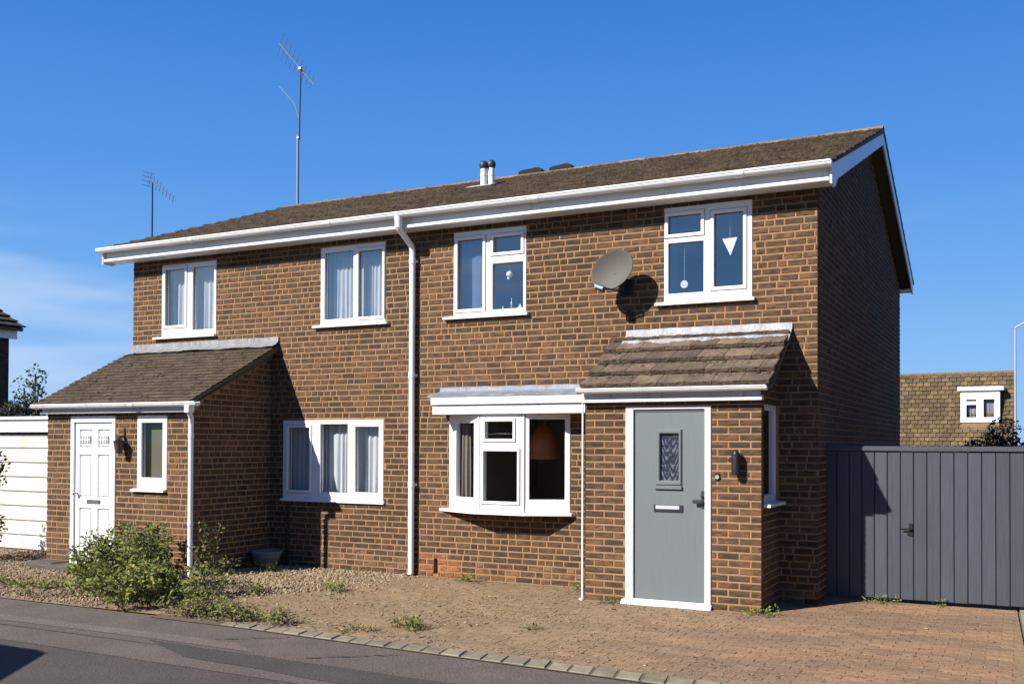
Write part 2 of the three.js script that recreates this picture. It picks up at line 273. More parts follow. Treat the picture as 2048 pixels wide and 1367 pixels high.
{ // crumbs of soil, grit and twigs on the drive
  const r = rng(15), N = 3600, im = new THREE.InstancedMesh(new THREE.IcosahedronGeometry(1, 0), std({ roughness: 1 }), N), m = new THREE.Matrix4(), c = new THREE.Color(); let n = 0;
  while (n < N) {
    const x = lerp(-6.2, 1.7, r()), z = lerp(-.3, 3.75, r()); if (x < -.4 && z < .03) continue; if (x > -2.4 && x < -.35 && z < .86) continue;
    const k0 = fbm(x * 1.4, z * 1.6, 77); if (r() > smooth(.42, .66, k0) * (1 - .75 * smooth(-2, .4, x)) + (z < .25 && x < -2.3 ? .8 : 0) + (z > 3.3 ? .35 : 0)) continue;
    const s = .003 + r() * r() * .009, long = r() < .25 ? 3 : 1; m.compose(new THREE.Vector3(x, .007 + s * .3, z), new THREE.Quaternion().setFromEuler(new THREE.Euler(0, r() * 6, 0)), new THREE.Vector3(s * long, s * .6, s));
    im.setMatrixAt(n, m); const k = .5 + r() * .7, d = r() < .3; im.setColorAt(n, d ? c.setRGB(.09 * k, .06 * k, .035 * k) : c.setRGB(.32 * k, .22 * k, .135 * k)); n++;
  }
  im.name = 'soil_debris'; im.castShadow = im.receiveShadow = true; info(im, 'crumbs of soil, grit and dry twigs scattered over the paved drive', 'soil', null, 'stuff'); scene.add(im);
}

// ---------------------------------------------------------------- brickwork
const TONES = [[.076, .045, .023], [.089, .051, .025], [.100, .056, .027], [.113, .063, .030], [.081, .049, .026], [.126, .069, .032], [.066, .040, .022], [.105, .061, .031]];
function brickGeo(w, h, tone, seed, deepR, deepL) { // local: x 0..w, y 0..h, front at z = 0
  const r = rng(seed * 131 + 7), b = new B(), c = .005, j = () => (r() - .5) * .005, d = -.03;
  const f = [[c + j(), c + j(), j() * .5], [w - c + j(), c + j(), j() * .5], [w - c + j(), h - c + j(), j() * .5], [c + j(), h - c + j(), j() * .5]];
  const k = [[0, 0, -.007], [w, 0, -.007], [w, h, -.007], [0, h, -.007]];
  const e = [[0, 0, deepL ? -.102 : d], [w, 0, deepR ? -.102 : d], [w, h, deepR ? -.102 : d], [0, h, deepL ? -.102 : d]];
  b.col = tone; b.ou = r() * 7; b.ov = r() * 7;
  b.quad(...f);
  for (let i = 0; i < 4; i++) { b.quad(k[i], k[(i + 1) % 4], f[(i + 1) % 4], f[i]); b.quad(e[i], e[(i + 1) % 4], k[(i + 1) % 4], k[i]); }
  if (deepR || deepL) b.quad(e[0], e[3], e[2], e[1]);
  return b;
}
// one wall: mortar backing in local axes u (along), y (up), n (out) with origin o and turn; returns its bricks, laid by finish()
function wall(house, name, o, turn, outline, holes, opt) {
  const s = new THREE.Shape(outline.map(q => new THREE.Vector2(...q)));
  for (const h of holes) { const p = new THREE.Path(); if (h.length === 4) { p.moveTo(h[0], h[2]); p.lineTo(h[1], h[2]); p.lineTo(h[1], h[3]); p.lineTo(h[0], h[3]); } else h.forEach((q, i) => i ? p.lineTo(...q) : p.moveTo(...q)); p.closePath(); s.holes.push(p); }
  const g = new THREE.ExtrudeGeometry(s, { depth: .1, bevelEnabled: false }); g.translate(0, 0, -.1065);
  const m = new THREE.Mesh(g, mMortar); m.name = name; m.castShadow = m.receiveShadow = true; m.position.set(...o).sub(house.position); m.rotation.y = turn; house.add(m);
  const H = .0575, C = .075, J = .0165, r = rng(opt.seed), list = [], us = outline.map(q => q[0]), ys = outline.map(q => q[1]);
  const u0 = opt.u0 ?? Math.min(...us), u1 = opt.u1 ?? Math.max(...us), yTop = Math.max(...ys), rects = holes.filter(h => h.length === 4).concat(opt.skip ?? []);
  const span = (y) => opt.span ? opt.span(y) : [u0, u1];
  for (let k = 0; k * C < yTop; k++) {
    const y0 = k * C + .009, y1 = y0 + H; if (y1 > yTop + .002) break;
    let segs = [span(y1)];
    for (const h of rects) { if (h[3] <= y0 + .012 || h[2] >= y1 - .012) continue; segs = segs.flatMap(([a, b]) => h[1] <= a || h[0] >= b ? [[a, b]] : [[a, h[0]], [h[1], b]].filter(([p, q]) => q - p > .02)); }
    const [sa] = span(y1);
    // joints of this course
    const cuts = []; let x = sa - (opt.bond === 'stretcher' ? (k % 2 ? .1125 : 0) : r() * .225); if (opt.bond !== 'stretcher' && Math.abs(sa - u0) < 1e-6) x = sa - (k % 2 ? .1125 : 0);
    while (x < u1 + .3) { const w = opt.bond === 'stretcher' ? .225 : (r() < .34 ? .105 : .205) + (r() < .12 ? .03 : 0); cuts.push([x + J / 2, x + w - J / 2]); x += w; }
    for (const [a, b] of segs) for (const [p, q] of cuts) {
      let A = Math.max(p, a + (a === segs[0][0] && a === u0 ? 0 : .004)), Q = Math.min(q, b); if (b - Q < .03 && q < b) Q = Math.max(Q, Q); if (Q - A < .022) continue;
      if (b - Q > 0 && b - Q < .03 && b !== u1) Q = b - .004;
      let ti = Math.floor(r() * 8); if (opt.pale && r() < opt.pale) ti = 5;
      let tone = TONES[ti]; const sp = opt.tone?.(A, y0, r); if (sp) { tone = sp; ti = 100 + Math.floor(sp[0] * 50); } else { const pt = fbm(A * .9 + opt.seed, y0 * 1.1, 8, 3), q = pt > .56 ? 1 : pt < .44 ? -1 : 0; tone = tone.map((v, m) => v * (1 + q * .16) * (q > 0 && m === 0 ? 1.05 : 1)); ti += (q + 1) * 10; }
      list.push({ wall: m, u: A, y: y0, w: Q - A, h: H, tone, ti, deepR: opt.quoinR && u1 - Q < .02, deepL: opt.quoinL && A - u0 < .02 });
    }
  }
  for (const b of list) if (b.deepR) b.w = u1 - b.u;
  m.updateWorldMatrix(true, false);
  house.userData.bricks ??= []; house.userData.bricks.push(...list); return m;
}
const bcache = new Map();
function finish(house) { // the 300 bricks that show largest as parts of their walls, the rest of each wall joined
  house.updateWorldMatrix(true, true);
  const all = house.userData.bricks, nrm = new THREE.Vector3();
  for (const b of all) { const p = new THREE.Vector3(b.u + b.w / 2, b.y + .03, 0).applyMatrix4(b.wall.matrixWorld); nrm.set(0, 0, 1).transformDirection(b.wall.matrixWorld); const d = CAM.clone().sub(p); b.show = nrm.dot(d) / Math.pow(d.length(), 3) * Math.min(1, b.w / .1); }
  const order = [...all].sort((a, b) => b.show - a.show), big = new Set(order.slice(0, 300)), rest = new Map(); let i = 0;
  for (const b of all) {
    i++;
    if (big.has(b)) {
      const key = [Math.round(b.w * 200), b.ti, i % 3, !!b.deepR, !!b.deepL].join(); if (!bcache.has(key)) bcache.set(key, brickGeo(Math.round(b.w * 200) / 200, b.h, b.tone, i, b.deepR, b.deepL).geo());
      const o = new THREE.Mesh(bcache.get(key), mBrick); o.name = 'brick'; o.castShadow = o.receiveShadow = true; o.position.set(b.deepR ? b.u + b.w - Math.round(b.w * 200) / 200 : b.u, b.y, 0); b.wall.add(o);
    } else { if (!rest.has(b.wall)) rest.set(b.wall, []); rest.get(b.wall).push(brickGeo(b.w, b.h, b.tone, i, b.deepR, b.deepL).geo().translate(b.u, b.y, 0)); }
  }
  for (const [w, gs] of rest) { const o = put('brickwork', mergeGeometries(gs), mBrick, w); o.userData.kind = 'stuff'; }
  delete house.userData.bricks;
}

// ---------------------------------------------------------------- windows and other joinery (world coordinates at z plane)
function windowAt(house, [x0, x1, y0, y1], panes, opt = {}) {
  const z = opt.z ?? 0, w = new THREE.Group(); w.name = 'window'; w.position.copy(house.position).negate().add(new THREE.Vector3(0, 0, z)); house.add(w);
  put('frame', frameGeo([x0, x1, y0, y1], panes.map(p => p.slice(0, 4)), -.075, .004, .005), mPlastic, w);
  for (const p of panes) {
    const e = .04;
    if (p[4]) { put('sash', frameGeo([p[0] - e, p[1] + e, p[2] - e, p[3] + e], [p.slice(0, 4)], -.02, .02, .006), mPlastic, w); put('seal', frameGeo([p[0] - e - .006, p[1] + e + .006, p[2] - e - .006, p[3] + e + .006], [[p[0] - e - .0005, p[1] + e + .0005, p[2] - e - .0005, p[3] + e + .0005]], -.01, .0065, 0), mSeal, w); }
    const g = new THREE.PlaneGeometry(p[1] - p[0] + .01, p[3] - p[2] + .01); g.translate((p[0] + p[1]) / 2, (p[2] + p[3]) / 2, -.035); put('pane', g, opt.glass ?? mGlass, w);
    put('gasket', frameGeo([p[0] - .004, p[1] + .004, p[2] - .004, p[3] + .004], [[p[0] + .005, p[1] - .005, p[2] + .005, p[3] - .005]], -.033, -.024, 0), mDark, w);
    if (p[4] === 'open') { const b = new B(); b.box((p[0] + p[1]) / 2 - .05, p[2] - .032, -.03, (p[0] + p[1]) / 2 + .05, p[2] - .012, -.005, .003); }
  }
  if (opt.sill) { const [a, b2, yy, out] = opt.sill, b = new B(); b.prism([[-.03, yy], [out, yy], [out, yy + .028], [-.03, yy + .042]], 'x', a, b2); b.mesh('sill', mPlastic, w); }
  return w;
}
function pleats(x0, x1, y0, y1, z, amp, wl, seed, flare = 0) {
  const r = rng(seed), nx = Math.round((x1 - x0) / .008), ny = 8, g = new THREE.PlaneGeometry(1, 1, nx, ny), p = g.attributes.position; const ph = r() * 9;
  for (let i = 0; i < p.count; i++) {
    const u = p.getX(i) + .5, v = p.getY(i) + .5, x = lerp(x0, x1, u), k = fbm(x * 6, seed, seed, 2) * 7;
    p.setXYZ(i, x + Math.sin(v * 2 + x * 20) * .004, lerp(y0, y1, v), z + Math.sin(x / wl * Math.PI * 2 + k + ph) * amp * lerp(1, .55, v) + (fbm(x * 30, v * 2, seed + 3, 2) - .5) * amp * .8);
  }
  g.computeVertexNormals(); return g;
}
function curtain(x0, x1, y0, y1, mat, label, seed, amp = .02, wl = .075, z = -.16, group) { const t = thing('curtain', label, 'curtain', [(x0 + x1) / 2, y0, z], 0, group); const c = (x0 + x1) / 2; put('fabric', pleats(x0 - c, x1 - c, 0, y1 - y0, 0, amp, wl, seed), mat, t); const b = new B(); b.tube([x0 - c, y1 - y0 - .01, -.02], [x1 - c, y1 - y0 - .01, -.02], .009); b.mesh('rail', mPlastic, t); return t; }

// slope helpers: local u along x, s up the slope, n out of it
function slopeMatrix(x, y, z, pitch, back = false) { const u = new THREE.Vector3(back ? -1 : 1, 0, 0), s = new THREE.Vector3(0, Math.sin(pitch), (back ? 1 : -1) * Math.cos(pitch)), n = new THREE.Vector3().crossVectors(u, s); return new THREE.Matrix4().makeBasis(u, s, n).setPosition(x, y, z); }
// an interlocking concrete tile: rolls along both sides
function tileBox(b, u0, u1, s0, s1, t, lift, r, roll = .012) {
  const j = () => (r() - .5) * .006, w = u1 - u0, prof = [[0, .3], [.08, 1], [.2, 1], [.3, 0], [.68, 0], [.78, 1], [.92, 1], [1, .3]];
  const T = lift + j(), a = prof.map(([q, h]) => [u0 + q * w, s0 + j() * .5, T + t + h * roll]), c = prof.map(([q, h]) => [u0 + q * w, s1, t * .4 + h * roll * .6]);
  for (let i = 0; i < prof.length - 1; i++) { b.quad(a[i], a[i + 1], c[i + 1], c[i]); b.quad([a[i][0], s0, T - .012], [a[i + 1][0], s0, T - .012], a[i + 1], a[i]); }
  const L0 = [u0, s0, T - .012], L1 = [u0, s1, -.01]; b.quad(L1, L0, a[0], c[0]); const R0 = [u1, s0, T - .012], R1 = [u1, s1, -.01], e = prof.length - 1; b.quad(R0, R1, c[e], a[e]);
}
function mossClumps(u0, u1, s0, s1, n, seed, gauge, lift, tint = [1, 1, 1]) {
  const r = rng(seed), b = new B(), g = new THREE.IcosahedronGeometry(1, 0);
  for (let i = 0; i < n; i++) {
    const u = lerp(u0, u1, r()), s = s0 + Math.floor(r() * (s1 - s0) / gauge) * gauge + Math.pow(r(), 2) * gauge * .8; if (s > s1) continue;
    const z = .006 + r() * r() * .026, k = .6 + r() * .7; b.col = r() < .55 ? [.09 * k, .07 * k, .035 * k] : r() < .5 ? [.16 * k, .125 * k, .07 * k] : [.055 * k, .05 * k, .03 * k]; b.col = b.col.map((v, m) => v * tint[m]);
    b.add(g, M4(u, s, lift * .6 + z * .35, 0, 0, r() * 6, [z * (1 + r()), z * (.8 + r() * .6), z * .7]));
  }
  return b;
}
const tileTone = (x, y, r, k = 1) => { const n = fbm(x * .8, y * .8, 44, 4), q = r(); const base = [lerp(.078, .145, n), lerp(.061, .112, n), lerp(.044, .079, n)]; const t = k * lerp(.75, 1.25, q); return base.map(v => v * t); };
function gutter(house, x0, x1, y, z, rad = .055) { // half-round white gutter with end caps and brackets
  const b = new B(), n = 10, pt = (i, R) => { const a = Math.PI + i / n * Math.PI; return [z + Math.cos(a) * R, y + Math.sin(a) * R]; };
  for (let i = 0; i < n; i++) { const [z0, y0] = pt(i, rad), [z1, y1] = pt(i + 1, rad), [a0, c0] = pt(i, rad - .005), [a1, c1] = pt(i + 1, rad - .005); b.quad([x0, y0, z0], [x0, y1, z1], [x1, y1, z1], [x1, y0, z0]); b.quad([x0, c0, a0], [x1, c0, a0], [x1, c1, a1], [x0, c1, a1]); }
  b.box(x0, y - .008, z + rad - .004, x1, y + .012, z + rad + .006, .003); b.box(x0, y - .006, z - rad - .004, x1, y + .008, z - rad + .004);
  for (const x of [x0, x1]) b.add(new THREE.CylinderGeometry(rad + .002, rad + .002, .012, 16, 1, false, Math.PI, Math.PI), M4(x, y, z, 0, 0, Math.PI / 2));
  for (let x = x0 + 1.9; x < x1 - .5; x += 2.4) b.add(new THREE.CylinderGeometry(rad + .006, rad + .006, .09, 16, 1, true, Math.PI, Math.PI), M4(x, y, z, 0, 0, Math.PI / 2));
  for (let x = x0 + .5; x < x1 - .2; x += .85) b.box(x - .012, y - rad - .006, z - rad - .006, x + .012, y - rad * .2, z - rad + .0, .002);
  return b.mesh('gutter', mWhite, house);
}

// ---------------------------------------------------------------- the pair of houses
const EAVE_Y = 4.405, RIDGE_Y = 6.16, DEPTH = 8.0, PITCH = Math.atan2(RIDGE_Y - 4.60, DEPTH / 2 + .36), MID = -5.04, LEFT = -10.08;
function makeHouse(name, label, x) { const h = thing(name, label, 'house', [x, 0, 0]); h.userData.world = true; return h; }
const HR = makeHouse('brick_house', 'brown brick semi-detached half with the grey front door, bow window and satellite dish', 0);
const HL = makeHouse('brick_house', 'brown brick semi-detached half with the white front door and long side porch', MID);
const W4 = [-1.69, -.695, 3.30, 4.368], W3 = [-4.45, -3.435, 3.29, 4.345], W2 = [-6.535, -5.48, 3.285, 4.335], W1 = [-9.48, -8.41, 3.262, 4.322], W5 = [-7.165, -5.50, .925, 1.998];
const gableOut = [[0.05, 0], [DEPTH, 0], [DEPTH, 4.5], [DEPTH / 2, 6.05], [0.05, 4.52]];
const gableSpan = (y) => y < 4.46 ? [.11, DEPTH] : [.05 + (y - 4.46) / Math.tan(PITCH), DEPTH - (y - 4.46) / Math.tan(PITCH)];
const orange = (x, y, r) => { if (x > -5.0 && x < -4.38 && y < .30 - Math.max(0, x + 4.75) * .5) { const k = .7 + r() * .6; return [.30 * k, .105 * k, .045 * k]; } if (y < .16 && r() < .5) { const k = .8 + r() * .5; return [.16 * k, .095 * k, .055 * k]; } return null; };
const lowPale = (x, y, r) => { if (y < .24 && r() < .55) { const k = .8 + r() * .5; return [.15 * k, .09 * k, .055 * k]; } return null; };
const arch = []; for (let i = 0; i <= 8; i++) { const a = Math.PI * (1 - i / 8); arch.push([-4.70 + Math.cos(a) * .032, .205 + Math.sin(a) * .032]); } arch.push([-4.668, .04], [-4.732, .04]);
const holesR = [W4, W3, [-4.44, -2.90, .90, 2.02]];
wall(HR, 'front_wall', [0, 0, 0], 0, [[MID, 0], [-.008, 0], [-.008, 4.46], [MID, 4.46]], [...holesR, arch], { seed: 101, quoinR: true, u1: 0, tone: orange, skip: [[-2.26, -.44, 0, 2.3], [-4.735, -4.665, .05, .235]] });
wall(HR, 'gable_wall', [0, 0, 0], Math.PI / 2, gableOut, [], { seed: 102, span: gableSpan });
wall(HL, 'front_wall', [0, 0, 0], 0, [[LEFT + .008, 0], [MID - .002, 0], [MID - .002, 4.46], [LEFT + .008, 4.46]], [W1, W2, W5], { seed: 103, quoinL: true, u0: LEFT, tone: lowPale, skip: [[-10.0, -7.44, 0, 2.4]] });
wall(HL, 'gable_wall', [LEFT, 0, -DEPTH], -Math.PI / 2, [[0, 0], [DEPTH - .05, 0], [DEPTH - .05, 4.5], [DEPTH / 2, 6.05], [0, 4.52]], [], { seed: 104, span: (y) => y < 4.46 ? [.0, DEPTH - .11] : [(y - 4.46) / Math.tan(PITCH), DEPTH - .05 - (y - 4.46) / Math.tan(PITCH)] });
{ // closing the volume: rear wall, party wall, floors, ceilings
  const b = new B(); b.box(MID + .004, 0, -DEPTH + .008, -.11, 4.46, -DEPTH + .12); b.mesh('rear_wall', mMortar, HR);
  const c = new B(); c.box(LEFT + .11, 0, -DEPTH + .008, MID - .004, 4.46, -DEPTH + .12); c.mesh('rear_wall', mMortar, HL);
  for (const [h, x0, x1, s] of [[HR, MID + .004, -.115, 1], [HL, LEFT + .115, MID - .004, -1]]) { const f = new B(); f.box(x0, 2.42, -DEPTH + .13, x1, 2.62, -.115); f.box(x0, 4.38, -DEPTH + .13, x1, 4.44, -.115); f.box(x0, .02, -DEPTH + .13, x1, .12, -.115); f.box(s > 0 ? x0 : x1 - .08, .13, -DEPTH + .14, s > 0 ? x0 + .08 : x1, 4.37, -.12); f.box(x0 + .1, .13, -3.6, x1 - .1, 2.4, -3.5); f.box(x0 + .1, 2.63, -3.6, x1 - .1, 4.37, -3.5); f.mesh('interior', mInside, h); }
  // dark niche behind the arched hole low in the wall
  const n = new B(); n.box(-4.75, .02, -.16, -4.65, .25, -.108); n.mesh('vent_niche', mDark, HR);
}
// windows: [pane x0, x1, y0, y1, opening sash?]
windowAt(HR, W4, [[-1.641, -1.262, 4.062, 4.272, 1], [-1.641, -1.233, 3.392, 3.963], [-1.113, -.79, 3.435, 4.248, 1]], { sill: [-1.785, -.66, 3.262, .055] });
windowAt(HR, W3, [[-4.388, -4.03, 3.372, 4.242, 1], [-3.882, -3.50, 4.045, 4.238, 1], [-3.895, -3.472, 3.345, 3.912]], { sill: [-4.58, -3.395, 3.252, .055] });
windowAt(HL, W2, [[-6.47, -5.995, 3.356, 4.262], [-5.905, -5.528, 3.362, 4.238, 1]], { sill: [-6.64, -5.43, 3.248, .055] });
windowAt(HL, W1, [[-9.402, -9.01, 3.42, 4.252, 1], [-8.865, -8.453, 3.336, 4.255]], { sill: [-9.61, -8.40, 3.225, .055] });
windowAt(HL, W5, [[-7.065, -6.705, 1.05, 1.898, 1], [-6.525, -6.072, 1.028, 1.944], [-5.95, -5.575, 1.042, 1.908]], { glass: mGlassLow, sill: [-7.19, -5.48, .895, .03] });

{ // shared eaves, cut at the party line: box eave with soffit, fascia and bottom bead
  for (const [h, x0, x1] of [[HR, MID + .002, .16], [HL, -10.40, MID - .002]]) {
    const f = new B(); f.box(x0, 4.437, .215, x1, 4.62, .24, .003); f.mesh('fascia', mWhite, h);
    const bd = new B(); bd.box(x0, EAVE_Y, .20, x1, 4.447, .282, .008); bd.mesh('fascia_bead', mWhite, h);
    const s = new B(); s.box(x0, EAVE_Y + .006, .003, x1, EAVE_Y + .02, .205); s.mesh('soffit', mWhite, h);
    gutter(h, x0 - (h === HL ? .04 : 0), x1 + (h === HR ? .035 : 0), 4.585, .345);
  }
  // downpipe on the party line, with swan neck and brackets
  const b = new B(), r = .038; b.path([[-5.06, 4.54, .345], [-5.06, 4.44, .345], [-5.055, 4.40, .34], [-5.03, 4.22, .09], [-5.03, 4.16, .06], [-5.03, 4.08, .058]], r, 40, 12); b.tube([-5.03, 4.10, .058], [-5.03, .06, .058], r, r, 14);
  b.tube([-5.06, 4.56, .345], [-5.06, 4.40, .345], .05, .044, 14); for (const y of [4.06, 2.6, 1.2]) b.tube([-5.03, y, .058], [-5.03, y - .07, .058], r + .007, r + .007, 14), b.box(-5.085, y - .05, .002, -4.975, y - .02, .03, .004); b.path([[-5.03, .09, .058], [-5.03, .03, .065], [-5.03, .0, .11]], r, 10, 12);
  b.mesh('downpipe', mPlastic, HR);
}
function roofHalf(h, x0, x1, seed, verge) {
  const len = (DEPTH / 2 + .40) / Math.cos(PITCH), slab = new B();
  const yE = 4.60 - .035, zE = .36, P = t => [zE - t * Math.cos(PITCH), yE + t * Math.sin(PITCH)];
  // deck under the tiles on both slopes
  const top = P(len - .03), ring = [[zE, yE - .015], [zE, yE], top, [-DEPTH - zE, yE], [-DEPTH - zE, yE - .015], [-DEPTH / 2, top[1] - .06]];
  const deck = new B(); deck.prism([ring[0], ring[1], ring[2], ring[5]], 'x', x0, x1); deck.prism([ring[3], ring[4], ring[5], ring[2]], 'x', x0, x1); const roof = deck.mesh('roof', mSoffit, h);
  for (const back of [false, true]) {
    const M = slopeMatrix(back ? x1 : x0, yE, back ? -DEPTH - zE : zE, PITCH, back), b = new B(), r = rng(seed + back), g = len / 14, n = Math.round((x1 - x0) / .333), w = (x1 - x0) / n;
    for (let i = 0; i < 14; i++) for (let k = 0; k < n; k++) { b.ou = r() * 5; b.ov = r() * 5; b.col = tileTone(x0 + k * w + seed, i * g * 2.2, r); tileBox(b, k * w + .002, (k + 1) * w - .002, i * g - .02, Math.min(len, (i + 1) * g + .03), .014, .022, r, .008); }
    const t = b.mesh('tiles', mRoof, roof, M); t.userData.kind = 'stuff';
    if (!back) { const mo = mossClumps(0, x1 - x0, .02, len - .1, 2600, seed + 5, g, .03).mesh('moss', mRoof, roof, M); mo.userData.kind = 'stuff'; }
  }
  { // ridge tiles
    const b0 = new B(), n = Math.round((x1 - x0) / .45), w = (x1 - x0) / n, r = rng(seed + 9), yR = top[1] - .015;
    for (let k = 0; k < n; k++) { const b = new B(), N = 8, R = .13, lift = (r() - .5) * .012; const tk = lerp(.7, 1.3, r()); b.col = [.26, .205, .14].map(v => v * tk); b.ou = r() * 4; for (let i = 0; i < N; i++) { const A = lerp(-1.25, 1.25, i / N), C = lerp(-1.25, 1.25, (i + 1) / N), q = a => [Math.sin(a) * R, Math.cos(a) * R - .075]; const [p, s] = [q(A), q(C)]; b.quad([x0 + k * w + .004, yR + p[1] + lift, -DEPTH / 2 + p[0]], [x0 + (k + 1) * w - .004, yR + p[1] + lift * .3, -DEPTH / 2 + p[0]], [x0 + (k + 1) * w - .004, yR + s[1] + lift * .3, -DEPTH / 2 + s[0]], [x0 + k * w + .004, yR + s[1] + lift, -DEPTH / 2 + s[0]]); b.quad([x0 + k * w + .004, yR + s[1] + lift, -DEPTH / 2 + s[0]], [x0 + k * w + .004, yR - .06, -DEPTH / 2 + s[0]], [x0 + k * w + .004, yR - .06, -DEPTH / 2 + p[0]], [x0 + k * w + .004, yR + p[1] + lift, -DEPTH / 2 + p[0]]); } b.mesh('ridge_tile', mRoof, roof); }
  }
  return roof;
}
const roofR = roofHalf(HR, MID + .001, .20, 201), roofL = roofHalf(HL, -10.43, MID - .001, 202);
{ // right verge: white bargeboards, olive verge soffit, boxed end
  for (const [h, xo, xi, s] of [[HR, .168, .003, 1], [HL, -10.405, LEFT - .003, -1]]) {
    const bt = (z) => { const q = Math.min(z, -DEPTH - z); return 4.555 + (0.36 + (DEPTH / 2 - Math.abs(z + DEPTH / 2)) ) * Math.tan(PITCH) - .36 * Math.tan(PITCH) * 0; };
    const top = z => 4.548 + (.36 + (DEPTH / 2 - Math.abs(z + DEPTH / 2))) * Math.tan(PITCH), low = z => top(z) - .20;
    const b = new B(), za = .285, zm = -DEPTH / 2, zb = -DEPTH - .285;
    b.prism([[za, EAVE_Y - .03], [za, top(za)], [zm, top(zm)], [zm, low(zm)], [-.10, low(-.10)], [.06, 4.40], [.10, EAVE_Y - .03]], 'x', xo, xo + .022 * s);
    b.prism([[zb, EAVE_Y - .03], [zb, top(zb)], [zm, top(zm)], [zm, low(zm)], [-DEPTH + .1, low(-DEPTH + .1)], [-DEPTH - .1, 4.38], [-DEPTH - .12, EAVE_Y - .03]], 'x', xo, xo + .022 * s); b.mesh('bargeboard', mWhite, h);
    const c = new B(), lo = z => low(z) + .02; c.prism([[.0, lo(0)], [.0, lo(0) + .02], [zm, lo(zm) + .02], [zm, lo(zm)]], 'x', xi, xo); c.prism([[-DEPTH, lo(0)], [-DEPTH, lo(0) + .02], [zm, lo(zm) + .02], [zm, lo(zm)]], 'x', xi, xo); c.mesh('verge_soffit', mSoffit, h);
  }
  // rear eaves
  for (const [h, x0, x1] of [[HR, MID + .002, .165], [HL, -10.4, MID - .002]]) { const f = new B(); f.box(x0, EAVE_Y, -DEPTH - .285, x1, 4.60, -DEPTH - .26, .003); f.box(x0, EAVE_Y + .01, -DEPTH - .26, x1, EAVE_Y + .03, -DEPTH + .004); f.mesh('rear_fascia', mWhite, h); }
  // flue: two white pipes with dark caps and a lead slate
  const z0 = -2.6, yb = 4.6 + (.36 - z0) * Math.tan(PITCH);
  for (const [x, dz, hh] of [[-5.425, .02, .31], [-5.325, -.04, .325]]) {
    const h = HL, b = new B(); b.tube([x, yb - .15, z0 + dz], [x, yb + hh - .06, z0 + dz], .050, .047, 16); b.tube([x, yb + .14, z0 + dz], [x, yb + .17, z0 + dz], .054, .054, 16); const f = b.mesh('flue_pipe', mPlastic, h);
    const c = new B(); c.add(new THREE.LatheGeometry([[.0, .06], [.04, .056], [.062, .03], [.072, -.01], [.058, -.05], [.05, -.06]].reverse().map(q => new THREE.Vector2(...q)), 18), M4(x, yb + hh, z0 + dz)); c.mesh('cap', std({ color: rgb(.03, .03, .032), roughness: .5 }), f);
  }
  const ls = new B(), r = rng(4); ls.col = [1, 1, 1]; ls.box(-.30, -.12, .03, .14, .08, .042, .004); ls.mesh('flue_flashing', mLead, HL, slopeMatrix(-5.38, yb - .03, z0, PITCH));
  // two dark raised vents on the ridge
  for (const [x0, x1] of [[-5.50, -5.08], [-4.94, -4.55]]) { const h = x1 < MID ? HL : HR, b = new B(), y = RIDGE_Y + .045; b.prism([[x0, y - .05], [x1, y - .05], [x1, y], [x1 - .05, y + .026], [lerp(x0, x1, .7), y + .036], [lerp(x0, x1, .62), y + .024], [x0 + .06, y + .012], [x0, y - .005]], 'z', -4.13, -3.93); b.mesh('ridge_vent', std({ color: rgb(.012, .012, .012), roughness: .95 }), h); }
}

